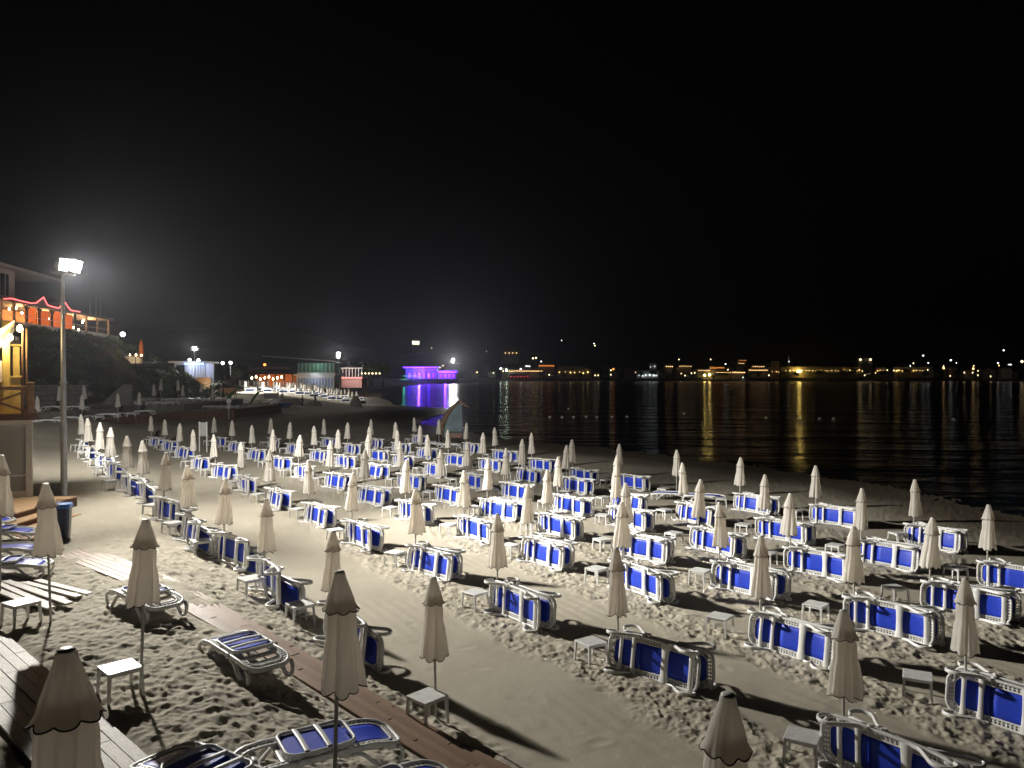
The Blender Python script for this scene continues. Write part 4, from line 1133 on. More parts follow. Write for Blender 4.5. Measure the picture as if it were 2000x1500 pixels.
# ------------------------------------------------------------------ terrace at the far left: umbrellas, loungers
TU = [(-35.9, 58.2, 1.78, 2.12, 'at the end of the terrace behind the beach bar'), (-38.8, 66.0, 2.45, 2.12, 'on the upper terrace left of the lamp mast'),
      (-38.9, 70.0, 2.45, 2.12, 'on the upper terrace right of the lamp mast'), (-34.95, 62.5, 1.78, 2.12, 'on the terrace edge above the timber wall corner'),
      (-34.6, 67.5, 1.78, 2.12, 'on the terrace edge, left of the pair over the timber wall'), (-34.9, 72.0, 1.78, 2.12, 'on the terrace edge, right of the pair over the timber wall'),
      (-38.1, 82.0, 2.45, 2.12, 'on the upper terrace, lower left of four by the stored loungers'), (-38.4, 84.0, 2.45, 2.67, 'on the upper terrace, upper left of four by the stored loungers'),
      (-37.3, 86.0, 2.45, 2.55, 'on the upper terrace, upper right of four by the stored loungers'), (-36.0, 84.2, 2.45, 2.0, 'on the upper terrace, lower right of four by the stored loungers'),
      (-39.6, 98.0, 2.45, 2.1, 'dim, behind the stored lounger rows, left one'), (-36.2, 93.0, 2.45, 1.5, 'dim, behind the stored lounger rows, right one')]
for k, (x, y, z, h, w) in enumerate(TU):
    umbrella(x, y, h, 'closed umbrella ' + w, 'umbrellas on the terraces at the far left', 700 + k, z=z, far=True)
TL = [(-36.4, 57.4, 1.78, 0.1), (-34.9, 58.0, 1.78, 0.2), (-39.6, 66.6, 2.45, 0.1), (-37.9, 66.9, 2.45, 0.0), (-35.9, 62.0, 1.78, 0.3), (-34.95, 64.2, 1.78, 2.6), (-35.3, 67.2, 1.78, 0.2), (-34.9, 69.6, 1.78, 2.5), (-35.0, 73.2, 1.78, 0.6)]
TLW = ['left of the umbrella behind the beach bar', 'right of the umbrella behind the beach bar', 'left of the mast on the upper terrace', 'right of the mast on the upper terrace', 'left of the umbrella at the timber wall corner', 'right of the umbrella at the timber wall corner',
       'left of the umbrella pair over the timber wall', 'between the umbrella pair over the timber wall', 'right of the umbrella pair over the timber wall']
for k, (x, y, z, a) in enumerate(TL):
    upright(x, y, a, 'white lounger on its legs ' + TLW[k], 'loungers on the terraces at the far left', False, False, z=z)
for k in range(9):
    upright(-44.2 + k * 0.98, 92.0, math.radians(-88 + (k * 37 % 9)), '%s lounger from the left in the upper stored row' % nth(k + 1), 'upper row of stored loungers', False, False, z=2.45)
for k in range(11):
    upright(-41.0 + k * 0.98, 86.5 if -41.0 + k * 0.98 > -34.8 else 79.5, math.radians(-88 + (k * 53 % 9)), '%s lounger from the left in the lower stored row' % nth(k + 1), 'lower row of stored loungers', False, False, z=1.78 if -41.0 + k * 0.98 > -34.8 else 2.45)
# notice boards on the sand beyond the rows
nb = thing('notice_board', 'tall white notice board on two legs behind the umbrella rows', 'sign', (-22.3, 55.5, gz(-22.3, 55.5)))
for s in (-1, 1): link('leg', MB().bbox(-0.035, 0.035, -0.035, 0.035, -0.3, 2.2, 0.005).mesh('leg', M['white']), nb, (s * 0.27, 0, 0))
link('panel', MB().bbox(-0.24, 0.24, -0.02, 0.02, 1.15, 2.15, 0.01).mesh('panel', M['tarp']), nb)
nb2 = thing('round_sign', 'small round white sign on a post beyond the umbrella rows', 'sign', (-30.2, 82.0, gz(-30.2, 82)))
link('post', MB().lathe([(0.03, -0.3), (0.03, 1.75)], 8).mesh('post', M['white']), nb2)
link('disc', MB().add(*_cyl((0, -0.02, 1.95), (0, 0.02, 1.95), 0.27, 16)).mesh('disc', M['white']), nb2)
link('plate', MB().box(-0.22, 0.22, -0.02, 0.02, 1.2, 1.62).mesh('plate', M['tarp']), nb2)

# ------------------------------------------------------------------ upright old boat as a beach landmark
bo = thing('upright_boat', 'old wooden boat stood on end at the water edge, bow curling over', 'boat', (-6.2, 76.0, gz(-6.2, 76.0) - 0.1), 0.0)
n = 15
def bowline(t): return (-1.05 + 1.95 * t ** 2.3, 3.75 * t - 0.15 * t * t)
hull = MB(); vs = []
for i in range(n):
    t = i / (n - 1); x, z = bowline(t); w = (1 - 0.75 * t ** 2)
    vs += [(x + 0.52 * w, -0.55 * w, z - 0.02), (x + 0.12 * w, -0.62 * w, z + 0.01), (x - 0.05, 0.0, z + 0.05), (x + 0.10 * w, 0.62 * w, z + 0.02), (x + 0.50 * w, 0.50 * w, z)]
hull.add(vs, [(i * 5 + j, i * 5 + j + 1, (i + 1) * 5 + j + 1, (i + 1) * 5 + j) for i in range(n - 1) for j in range(4)])
ho = link('hull', smooth_mod(hull.mesh('hull', M['hullwood']), 50), bo)
md = ho.modifiers.new('thick', 'SOLIDIFY'); md.thickness = 0.08
ins = MB(); vs = []
for i in range(n):
    t = i / (n - 1) * 0.97; x, z = bowline(t); w = (1 - 0.75 * t ** 2)
    vs += [(x + 0.50 * w, -0.50 * w, z), (max(x + 0.50 * w + 0.03, 1.30 - 0.12 * t), 0.05, z)]
ins.add(vs, [(2 * i, 2 * i + 1, 2 * i + 3, 2 * i + 2) for i in range(n - 1)])
io = link('deck_panel', ins.mesh('deck_panel', M['hullblue']), bo)
md = io.modifiers.new('thick', 'SOLIDIFY'); md.thickness = 0.06
link('base_board', MB().bbox(-0.25, 1.30, -0.66, -0.58, 0.02, 0.55, 0.02).mesh('base_board', M['redboard']), bo)
link('base_rail', MB().bbox(-0.30, 1.34, -0.68, -0.56, 0.58, 0.74, 0.02).mesh('base_rail', mat('faded_green_board', (0.10, 0.16, 0.13), 0.8)), bo)
link('bow_beak', MB().sweep([(0.85, 0, 3.62), (1.05, 0, 3.60), (1.35, 0, 3.38), (1.75, 0, 3.14), (2.0, 0, 3.08)], rsec(0.12, 0.26), (0, 1, 0), scales=[1, 1, 0.8, 0.5, 0.2]).mesh('bow_beak', M['hullwood']), bo)

# ------------------------------------------------------------------ people
def hand(j, e, rd, base, side, name):
    """palm and five finger chains from the wrist"""
    b = Vector(j[base]); d = Vector((0, -0.35, -1)).normalized()
    j[name + 'palm'] = tuple(b + d * 0.07); e.append((base, name + 'palm')); rd[name + 'palm'] = 0.028
    for q, (ox, ln) in enumerate(((-0.03, 0.07), (-0.012, 0.085), (0.006, 0.09), (0.022, 0.08), (0.035 * side, 0.05))):
        a = b + d * 0.09 + Vector((ox, -0.01, 0)); c = a + Vector((ox * 0.3, -0.015, -ln))
        j[name + 'f%d' % q] = tuple(a); j[name + 't%d' % q] = tuple(c)
        e += [(name + 'palm', name + 'f%d' % q), (name + 'f%d' % q, name + 't%d' % q)]
        rd[name + 'f%d' % q] = 0.010; rd[name + 't%d' % q] = 0.008
RAD = dict(pelvis=0.135, belly=0.125, chest=0.145, neckb=0.075, neck=0.055, head0=0.05, sl=0.075, sr=0.075, el=0.048, er=0.048, wl=0.032, wr=0.032, hl=0.105, hr=0.105, kl=0.065, kr=0.065, al=0.042, ar=0.042, fl=0.035, fr=0.035)
def standing(loc, rz, label, stride=0.12):
    j = dict(pelvis=(0, 0, 0.95), belly=(0, -0.01, 1.13), chest=(0, 0, 1.33), neckb=(0, 0.01, 1.46), neck=(0, 0, 1.52), head0=(0, -0.01, 1.57), head=(0, -0.02, 1.655),
             sl=(0.17, 0, 1.42), el=(0.24, 0.03, 1.14), wl=(0.25, -0.08, 0.90), sr=(-0.17, 0, 1.42), er=(-0.24, 0.02, 1.14), wr=(-0.24, -0.10, 0.91),
             hl=(0.09, 0, 0.87), kl=(0.10, -stride * 0.5, 0.49), al=(0.10, stride * 0.3, 0.08), fl=(0.11, stride * 0.3 - 0.17, 0.035),
             hr=(-0.09, 0, 0.87), kr=(-0.10, stride * 0.3, 0.49), ar=(-0.10, stride * 1.2, 0.09), fr=(-0.11, stride * 1.2 - 0.16, 0.035))
    e = [('pelvis', 'belly'), ('belly', 'chest'), ('chest', 'neckb'), ('neckb', 'neck'), ('neck', 'head0'), ('chest', 'sl'), ('sl', 'el'), ('el', 'wl'), ('chest', 'sr'), ('sr', 'er'), ('er', 'wr'),
         ('pelvis', 'hl'), ('hl', 'kl'), ('kl', 'al'), ('al', 'fl'), ('pelvis', 'hr'), ('hr', 'kr'), ('kr', 'ar'), ('ar', 'fr')]
    rd = dict(RAD); head = j.pop('head')
    hand(j, e, rd, 'wl', 1, 'l'); hand(j, e, rd, 'wr', -1, 'r')
    jj = dict(j); jj['head'] = head
    return person2(loc, rz, label, jj, e, rd)
def seated(loc, rz, label):
    j = dict(pelvis=(0, 0, 0.50), belly=(0, -0.05, 0.68), chest=(0, -0.10, 0.87), neckb=(0, -0.13, 1.00), neck=(0, -0.15, 1.06), head0=(0, -0.17, 1.11), head=(0, -0.20, 1.19),
             sl=(0.17, -0.10, 0.96), el=(0.22, -0.22, 0.70), wl=(0.14, -0.42, 0.62), sr=(-0.17, -0.10, 0.96), er=(-0.22, -0.22, 0.70), wr=(-0.14, -0.42, 0.62),
             hl=(0.09, -0.04, 0.47), kl=(0.13, -0.45, 0.52), al=(0.12, -0.50, 0.09), fl=(0.13, -0.67, 0.04), hr=(-0.09, -0.04, 0.47), kr=(-0.13, -0.44, 0.52), ar=(-0.12, -0.38, 0.09), fr=(-0.13, -0.55, 0.04))
    e = [('pelvis', 'belly'), ('belly', 'chest'), ('chest', 'neckb'), ('neckb', 'neck'), ('neck', 'head0'), ('chest', 'sl'), ('sl', 'el'), ('el', 'wl'), ('chest', 'sr'), ('sr', 'er'), ('er', 'wr'),
         ('pelvis', 'hl'), ('hl', 'kl'), ('kl', 'al'), ('al', 'fl'), ('pelvis', 'hr'), ('hr', 'kr'), ('kr', 'ar'), ('ar', 'fr')]
    rd = dict(RAD); head = j.pop('head')
    hand(j, e, rd, 'wl', 1, 'l'); hand(j, e, rd, 'wr', -1, 'r')
    jj = dict(j); jj['head'] = head
    return person2(loc, rz, label, jj, e, rd, True)
def person2(loc, rz, label, j, e, rd, long_hair=False):
    head = j['head']; jb = {k: v for k, v in j.items() if k != 'head'}
    t = thing('person', label, 'person', loc, rz, 'people on the beach')
    me = bpy.data.meshes.new('body'); names = list(jb)
    me.from_pydata([jb[k] for k in names], [(names.index(a), names.index(b)) for a, b in e], [])
    me.materials.append(M['black_cloth'])
    o = link('body', me, t)
    sk = o.modifiers.new('skin', 'SKIN'); sk.use_smooth_shade = True
    for i, k in enumerate(names):
        sv = me.skin_vertices[0].data[i]; r = rd.get(k, 0.05); sv.radius = (r, r); sv.use_root = (k == 'pelvis')
    ss = o.modifiers.new('sub', 'SUBSURF'); ss.levels = 1; ss.render_levels = 1
    hp = Vector(head)
    prof = [(0.02, -0.125), (0.055, -0.115), (0.070, -0.07), (0.080, -0.02), (0.085, 0.03), (0.078, 0.075), (0.05, 0.11), (0.015, 0.122)]
    def face(th, i):
        c = math.cos(th + math.pi / 2); k = 1 + 0.12 * abs(c)
        if i in (2, 3) and c > 0.92: k += 0.20 if i == 3 else 0.06
        return k, 0
    hd = link('head', MB().lathe(prof, 16, fn=face).mesh('head', M['skin'], True), t, hp)
    for s in (-1, 1):
        link('ear', MB().lathe([(0.008, -0.03), (0.016, 0), (0.008, 0.03)], 8).mesh('ear', M['skin'], True), hd, (s * 0.088, 0, 0))
        link('eye', MB().lathe([(0.002, -0.012), (0.012, 0), (0.002, 0.012)], 8).mesh('eye', M['trim'], True), hd, (s * 0.032, -0.083, 0.012))
    link('mouth', MB().box(-0.022, 0.022, -0.084, -0.076, -0.068, -0.060).mesh('mouth', M['hair']), hd)
    lo_ = -0.16 if long_hair else -0.01
    link('hair', MB().lathe([(0.080, lo_), (0.098, 0.02), (0.095, 0.085), (0.058, 0.125), (0.01, 0.138)], 14).mesh('hair', M['hair'], True), t, hp + Vector((0, 0.022, 0.0)))
    return t
seated((-6.35, 66.3, gz(-6.35, 66.3) - 0.14), 0.5, 'person in black sitting on a lounger near the upright boat')
standing((-39.0, 130.5, gz(-39.0, 130.5)), 0.4, 'person in dark clothes standing left of the grey tarpaulin')
standing((-33.8, 124.0, gz(-33.8, 124.0)), 2.0, 'person in dark clothes walking right of the grey tarpaulin')
standing((-33.4, 130.5, gz(-33.4, 130.5)), 2.4, 'person in dark clothes walking towards the far umbrellas')

# ------------------------------------------------------------------ water toys and covers between the two beaches
def pedal_boat(x, y, rz, hullm, slidem, label):
    z = gz(x, y)
    t = thing('pedal_boat', label, 'pedal boat', (x, y, z), rz, 'pedal boats drawn up on the dark sand')
    for s in (-1, 1):
        link('float', MB().sweep([(-1.7, 0, 0.32), (-1.4, 0, 0.2), (1.2, 0, 0.2), (1.7, 0, 0.42)], rsec(0.5, 0.4), (0, 1, 0), scales=[0.5, 1, 1, 0.45]).mesh('float', hullm), t, (0, s * 0.6, 0.05))
    link('deck', MB().bbox(-1.3, 1.2, -0.8, 0.8, 0.46, 0.58, 0.03).mesh('deck', hullm), t)
    for s in (-1, 1):
        link('seat', MB().sweep([(0.3, 0, 0.62), (-0.2, 0, 0.66), (-0.45, 0, 1.15)], rsec(0.5, 0.08), (0, 1, 0)).mesh('seat', M['white']), t, (0, s * 0.38, 0))
    link('slide', MB().sweep([(-2.2, 0, 0.5), (-1.5, 0, 0.9), (-0.9, 0, 1.7), (-0.3, 0, 2.3), (0.2, 0, 2.35)], rsec(0.6, 0.10), (0, 1, 0)).mesh('slide', slidem), t)
    link('ladder', MB().beam((0.25, 0.22, 0.55), (0.2, 0.22, 2.9), 0.05, 0.05).beam((0.25, -0.22, 0.55), (0.2, -0.22, 2.9), 0.05, 0.05).mesh('ladder', M['galv']), t)
    return t
pedal_boat(-44.2, 116, 0.5, M['yellow'], M['yellow'], 'yellow pedal boat with a slide, leftmost of the beached boats')
pedal_boat(-40.8, 113, 1.2, M['green'], M['green'], 'green pedal boat with a tall slide beside the yellow ones')
pedal_boat(-37.6, 115, 0.9, M['yellow'], M['green'], 'yellow pedal boat with a green slide')
pedal_boat(-35.5, 118, 0.4, M['bluep'], M['bluep'], 'blue pedal boat next to the wide board on posts')
wb = thing('wide_board', 'wide pale board on two posts on the dark sand', 'sign', (-36.6, 117, gz(-36.6, 117)))
for s in (-1, 1): link('post', MB().bbox(-0.06, 0.06, -0.06, 0.06, -0.3, 1.4, 0.01).mesh('post', M['white']), wb, (s * 0.85, 0, 0))
link('board', MB().bbox(-1.15, 1.15, -0.1, -0.05, 1.25, 2.1, 0.02).mesh('board', M['tarp']), wb)
def tarp(x, y, rz, L, Wd, H, label):
    mb = MB(); nn = 12; vs = []; rg = R(int(x * 10) + 999)
    for i in range(nn + 1):
        for j in range(nn + 1):
            u, v = i / nn * 2 - 1, j / nn * 2 - 1
            h = H * max(0, 1 - abs(u) ** 3) * max(0, 1 - abs(v) ** 2.5) + rg.uniform(-0.05, 0.05)
            vs.append((u * L, v * Wd, max(0.0, h)))
    mb.add(vs, [(i * (nn + 1) + j, (i + 1) * (nn + 1) + j, (i + 1) * (nn + 1) + j + 1, i * (nn + 1) + j + 1) for i in range(nn) for j in range(nn)])
    return tag(link('tarpaulin', mb.mesh('tarpaulin', M['tarp'], True), None, (x, y, gz(x, y)), (0, 0, rz)), label, 'tarpaulin', 'grey covers on the dark sand')
tarp(-37.2, 128, 0.1, 2.4, 1.6, 0.9, 'grey tarpaulin heap between two people on the dark sand')
tarp(-33.0, 127.5, 0.3, 1.5, 1.2, 0.7, 'smaller grey tarpaulin heap right of the larger one')
tarp(-28.5, 140, 0.2, 1.1, 1.0, 1.9, 'upright grey cover below the far umbrellas')

# ------------------------------------------------------------------ far beach: umbrellas and loungers too small to show parts
def far_umbrella_mesh(seed):
    rg = R(seed); p0 = rg.uniform(0, 6)
    prof = [(0.035, -0.3), (0.035, 0.85), (0.27, 0.86), (0.22, 1.4), (0.17, 1.66), (0.23, 1.68), (0.10, 1.95), (0.03, 2.06)]
    mb = MB().lathe(prof, 8, fn=lambda th, i: (1 + (0.12 * math.sin(2 * th + p0) if i > 1 else 0), 0))
    mb.m = [1 if k < 8 else 0 for k in range(len(mb.f))]
    return mb.mesh('far_umbrella', [M['canvas'], M['pole']], True)
FU = [far_umbrella_mesh(k) for k in range(3)]
def far_lounger_mesh():
    # tipped on its side: a white rim round blue panels, one continuous body
    w, h, d = 0.95, 0.68, 0.05
    mb = MB(); vs = []
    out = [(-w, 0), (w, 0), (w, h), (-w, h)]; inn_ = [(-w + .1, .1), (w - .1, .1), (w - .1, h - .1), (-w + .1, h - .1)]
    for y in (-d, d):
        vs += [(x, y, z) for x, z in out]
        vs += [(x, y, z) for x, z in inn_]
    fs = []; mi = []
    for s in (0, 8):
        for i in range(4):
            j = (i + 1) % 4; fs.append((s + i, s + j, s + 4 + j, s + 4 + i)); mi.append(0)
        fs.append(tuple(s + 4 + i for i in range(4))); mi.append(1)
    for i in range(4):
        j = (i + 1) % 4; fs.append((i, j, 8 + j, 8 + i)); mi.append(0)
    mb.add(vs, fs); mb.m = mi
    return mb.mesh('far_lounger', [M['plastic'], M['bin']])
FL = far_lounger_mesh()
rg = R(2024); fpos = []
for r, y in enumerate((160, 166, 172, 179, 186, 194, 202, 211, 220)):
    x = -0.372 * y + rg.uniform(0, 2)
    while True:
        x += 3.2 + rg.uniform(-0.5, 0.5)
        yy = y + rg.uniform(-1.2, 1.2)
        if shore_dist(np.array([x]), np.array([yy]))[0] < 7.0: break
        fpos.append((x, yy, r))
cnt = {}
for x, y, r in fpos:
    cnt[r] = cnt.get(r, 0) + 1; i = cnt[r]
    z = gz(x, y)
    tag(link('beach_umbrella', FU[(r + i) % 3], None, (x, y, z), (rg.gauss(0, 0.02), rg.gauss(0, 0.02), rg.uniform(0, 6))),
        'small closed umbrella, %s from the left in %s row of the far umbrella field' % (nth(i), ['the nearest', 'the second', 'the third', 'the fourth', 'the fifth', 'the sixth', 'the seventh', 'the eighth', 'the backmost'][r]), 'umbrella', 'closed umbrellas of the far field')
    if r < 5:
        tag(link('sun_lounger', FL, None, (x + 1.1, y - 1.0, z), (rg.uniform(-0.15, 0.15), 0, rg.gauss(0.05, 0.15))),
            'small tipped lounger by the %s umbrella in %s row of the far field' % (nth(i), ['the nearest', 'the second', 'the third', 'the fourth', 'the fifth'][r]), 'sun lounger', 'tipped loungers of the far field')
# strip of umbrellas along the bay, then the mass at its far end
def along(d0, d1, step, s):
    """points at inland distance s from the shoreline between depths d0 and d1"""
    out = []
    pts = SHORE
    for (ax, ay), (bx_, by_) in zip(pts[:-1], pts[1:]):
        L = math.hypot(bx_ - ax, by_ - ay); nx, ny = -(by_ - ay) / L, (bx_ - ax) / L
        t = 0
        while t < L:
            x, y = ax + (bx_ - ax) * t / L + nx * s, ay + (by_ - ay) * t / L + ny * s
            if d0 < y < d1: out.append((x, y))
            t += step
    return out
for s in (7, 13):
    for i, (x, y) in enumerate(along(232, 470, 8.5, s)):
        tag(link('beach_umbrella', FU[i % 3], None, (x + rg.uniform(-.4, .4), y + rg.uniform(-.6, .6), gz(x, y)), (0, 0, rg.uniform(0, 6))),
            'tiny closed umbrella, %s along the %s of the strip round the bay' % (nth(i + 1), 'water side' if s == 7 else 'land side'), 'umbrella', 'umbrellas along the bay')
mass = MB()
pf = FU[0]
cv_ = [tuple(v.co) for v in pf.vertices]; cf_ = [tuple(p.vertices) for p in pf.polygons]
for s in (6, 11, 16, 21):
    for (x, y) in along(474, 900, 5.2, s):
        z = gz(x, y)
        mass.add([(a + x, b + y, c + z) for a, b, c in cv_], cf_)
tag(link('umbrella_mass', mass.mesh('umbrella_mass', M['canvas'], True)), 'distant umbrellas massed at the far end of the bay', 'umbrellas', kind='stuff')

# ------------------------------------------------------------------ floodlights and buildings of the far beach
flood_mast('floodlight_mast', 'floodlight mast above the white pavilion on the far beach', -61.9, 150, 3.0, 10.5, 0.9, [(-0.35, (-50, 165, 2), 6000, 160, 0), (0.5, (-30, 182, 0), 80000, 110, 0), (0.5, (0, 0, 0), 9000, 140, 0)], M['e_floodfar'], 'floodlight masts of the far beach', hs=1.7)
flood_mast('floodlight_mast', 'floodlight mast behind the two storey white beach building', -53.0, 235, 2.4, 11.0, 0.9, [(0.5, (-52, 190, 2), 22000, 150, 0), (0.6, (-40, 330, 1), 22000, 70, 0.9), (0.5, (0, 0, 0), 0, 90, 0.9)], M['e_floodfar'], 'floodlight masts of the far beach', hs=2.1)
flood_mast('floodlight_mast', 'floodlight mast at the far end of the bay right of the purple club', -54.0, 705, 2.5, 18.0, 1.6, [(0.9, (-60, 600, 2), 90000, 150, 0), (0.9, (0, 400, 0), 60000, 120, 2), (0.9, (0, 0, 0), 0, 90, 2)], M['e_floodfar'], 'floodlight masts of the far beach', hs=4.5)

def bpart(root, nm, m, *b, par=None):
    o = root.location
    return link(nm, MB().box(b[0] - o.x, b[1] - o.x, b[2] - o.y, b[3] - o.y, b[4] - o.z, b[5] - o.z).mesh(nm, m), par or root)
def plight(root, p, e, c, r=0.2):
    ld = bpy.data.lights.new('lamp_light', 'POINT'); ld.energy = e; ld.color = c; ld.shadow_soft_size = r
    lo = bpy.data.objects.new('lamp_light', ld); COL.objects.link(lo); lo.parent = root; lo.location = Vector(p) - Vector(root.location)
# white pavilion with columns, blue lit
pv = thing('pavilion', 'white columned pavilion with blue light under its flat roof', 'building', (-63, 152, 3.0))
bpart(pv, 'plinth', M['white'], -66.2, -60.0, 150, 156, 2.5, 4.2)
bpart(pv, 'roof', M['white'], -66.8, -59.6, 149.4, 156.6, 8.0, 8.35)
bpart(pv, 'led_strip', M['e_blue'], -63.6, -59.9, 149.3, 149.38, 7.75, 7.95)
bpart(pv, 'wall', M['white'], -66.0, -63.4, 150.4, 155, 4.2, 8.0)
w_ = bpart(pv, 'window', M['pane'], -65.6, -64.0, 150.3, 150.38, 5.6, 7.6)
for k in range(7): bpart(pv, 'column', M['white'], -63.2 + k * 0.52, -62.95 + k * 0.52, 150.2, 150.5, 4.2, 8.0)
bpart(pv, 'back_wall', M['wall'], -63.4, -60.0, 154.6, 155, 4.2, 8.0)
plight(pv, (-62, 148.5, 7.2), 150, (0.75, 0.85, 1.0)); plight(pv, (-61.8, 152.5, 7.4), 250, (0.5, 0.6, 1.0))
for k, (x, z) in enumerate(((-66.2, 8.9), (-64.4, 8.8), (-59.4, 8.2), (-57.8, 8.3))):
    globe_lamp(x, 158, 3.0, z - 3.4, 'white globe lamp, %s from the left behind the pavilion' % nth(k + 1), 0.3, 'e_globe', 'globe lamps behind the pavilion')
gw = thing('garden_wall', 'brown lit garden wall with steps in front of the pavilion', 'wall', (-56, 143, 2.4))
bpart(gw, 'wall_panel', M['rustic'], -58.8, -56.0, 143, 143.4, 1.6, 5.2); bpart(gw, 'wall_panel', M['rustic'], -55.8, -52.5, 146, 146.4, 1.6, 3.2)
for k in range(6): bpart(gw, 'step', M['wall'], -57.9 + k * 0.5, -57.4 + k * 0.5, 140.5, 142.8, 1.2, 3.4 - k * 0.3)
plight(gw, (-56.5, 141.0, 4.6), 220, (1.0, 0.85, 0.6))
# two storey white beach building
wbd = thing('beach_building', 'two storey white beach building with green glazed upper floor and wide roof', 'building', (-60, 232, 2.4))
bpart(wbd, 'ground_floor', M['white'], -64.5, -53.2, 230, 240, 1.6, 5.6)
for k in range(12): bpart(wbd, 'pilaster', mat('blue_panel', (0.3, 0.4, 0.7), 0.6) if k == 0 else bpy.data.materials['blue_panel'], -64.0 + k * 0.9, -63.6 + k * 0.9, 229.8, 230.0, 2.0, 4.9)
bpart(wbd, 'balcony', M['white'], -65.0, -52.6, 229.0, 240, 5.6, 6.5)
bpart(wbd, 'upper_wall', mat('sea_green_wall', (0.10, 0.32, 0.22), 0.6), -64.2, -53.4, 231, 240, 6.5, 9.4)
for k in range(10): bpart(wbd, 'mullion', M['white'], -64.2 + k * 1.18, -64.05 + k * 1.18, 230.8, 231.0, 6.5, 9.4)
ro = MB().add([(-74 + 60, -4, 8.9), (-52 + 60, -4, 7.3), (-52 + 60, 8, 7.3), (-74 + 60, 8, 8.9), (-74 + 60, -4, 9.2), (-52 + 60, -4, 7.6), (-52 + 60, 8, 7.6), (-74 + 60, 8, 9.2)], [(3, 2, 1, 0), (4, 5, 6, 7), (0, 1, 5, 4), (1, 2, 6, 5), (2, 3, 7, 6), (3, 0, 4, 7)])
link('roof', ro.mesh('roof', M['wall']), wbd)
plight(wbd, (-58.5, 227.5, 5.2), 110, (0.8, 0.88, 1.0)); plight(wbd, (-58, 229.2, 8.6), 40, (0.7, 1.0, 0.85))
# orange lit restaurant
orr = thing('restaurant', 'dark thatched restaurant glowing orange behind the far umbrellas', 'building', (-71, 228, 2.4))
bpart(orr, 'roof', M['darkwood'], -78, -64, 225, 236, 6.0, 6.5); bpart(orr, 'back_wall', mat('orange_wall', (0.5, 0.18, 0.06), 0.8), -77.5, -65, 233, 233.4, 2, 6)
for k in range(6): bpart(orr, 'post', M['darkwood'], -77 + k * 2.5, -76.7 + k * 2.5, 225.5, 225.8, 2, 6)
bpart(orr, 'upper_roof', M['roof'], -76, -66, 227, 234, 7.6, 8.1)
for k in range(8):
    link('lantern', BULB, orr, Vector((-76.6 + k * 1.25, 226.5, 4.9 + 0.35 * math.sin(k * 2.1))) - orr.location, scale=(3.6, 3.6, 3.6))
plight(orr, (-73, 228, 4.8), 250, (1.0, 0.35, 0.08)); plight(orr, (-69, 228, 4.8), 150, (1.0, 0.35, 0.08))
link('lantern', MB().lathe([(0.1, -0.4), (0.42, -0.2), (0.42, 0.2), (0.1, 0.4)], 10).mesh('lantern', M['e_orange'], True), orr, Vector((-72.2, 224.6, 8.8)) - orr.location)
# red lit pergola building
rbd = thing('beach_building', 'low beach building lit pink and red behind the far umbrellas', 'building', (-53, 258, 2.3))
rw_ = mat('rose_wall', (0.55, 0.28, 0.26), 0.7)
bpart(rbd, 'lower_wall', rw_, -58.5, -50.2, 257, 266, 1.6, 4.6); bpart(rbd, 'roof', M['wall'], -58.8, -49.9, 256.6, 266, 8.0, 8.3)
bpart(rbd, 'balcony', rw_, -58.8, -49.9, 256.5, 257, 4.6, 5.2)
for k in range(9): bpart(rbd, 'post', M['white'], -58.6 + k * 1.05, -58.45 + k * 1.05, 256.6, 256.8, 5.2, 8.0)
bpart(rbd, 'led_strip', M['e_red'], -58.8, -49.9, 256.4, 256.48, 4.75, 4.95)
plight(rbd, (-54, 254.8, 6.8), 130, (1.0, 0.35, 0.35)); plight(rbd, (-57.5, 255, 6.5), 90, (1.0, 0.7, 0.45))
for k in range(6):
    globe_lamp(-57.0 + k * 1.35, 292, 2.0, 4.2, 'pinkish globe lamp, %s from the left in a row right of the red building' % nth(k + 1), 0.30, 'e_window', 'globe lamps beside the red building')
# purple club at the head of the bay
cl = thing('beach_club', 'beach club lit purple and pink across the water', 'building', (-72, 655, 2.5))
wallp = mat('club_wall', (0.5, 0.5, 0.55), 0.6)
bpart(cl, 'terrace', M['wall'], -94, -46, 642, 668, -1.0, 3.2)
bpart(cl, 'wall', wallp, -90, -64, 656, 668, 3.2, 12.6); bpart(cl, 'roof', M['white'], -92, -62, 650, 670, 12.6, 13.6)
bpart(cl, 'wing_wall', wallp, -63, -48, 656, 668, 3.2, 9.6); bpart(cl, 'wing_roof', M['white'], -64, -46, 651, 670, 9.6, 10.4)
bpart(cl, 'led_strip', M['e_purple'], -92, -63, 649.5, 650, 12.5, 13.3)
bpart(cl, 'led_strip', M['e_purple'], -63, -46.5, 650.4, 650.9, 8.6, 9.5)
bpart(cl, 'led_strip', M['e_pink'], -82, -64, 655.2, 655.8, 10.4, 11.2)
bpart(cl, 'led_strip', M['e_cyan'], -92, -80, 648, 648.4, 5.4, 6.0)
for k in range(8): bpart(cl, 'column', wallp, -90 + k * 3.6, -89.4 + k * 3.6, 650.5, 651.1, 3.2, 12.6)
for k in range(6):
    bpart(cl, 'window', M['e_pink'] if k % 2 else M['e_purple'], -88 + k * 4, -86.2 + k * 4, 655.6, 655.95, 4.2, 8.2)
for k in range(4): bpart(cl, 'wing_window', M['e_pink'], -61.5 + k * 3.6, -59.8 + k * 3.6, 655.6, 655.95, 4.2, 7.4)
bpart(cl, 'light_sail', M['e_cyan'], -78, -76, 645, 645.3, 3.4, 5.2)
plight(cl, (-78, 645, 8), 16000, (0.15, 0.05, 1.0), 1.0); plight(cl, (-56, 645, 7), 8000, (0.2, 0.05, 0.95), 1.0); plight(cl, (-90, 640, 5), 700, (0.1, 1.0, 0.4), 1.0)

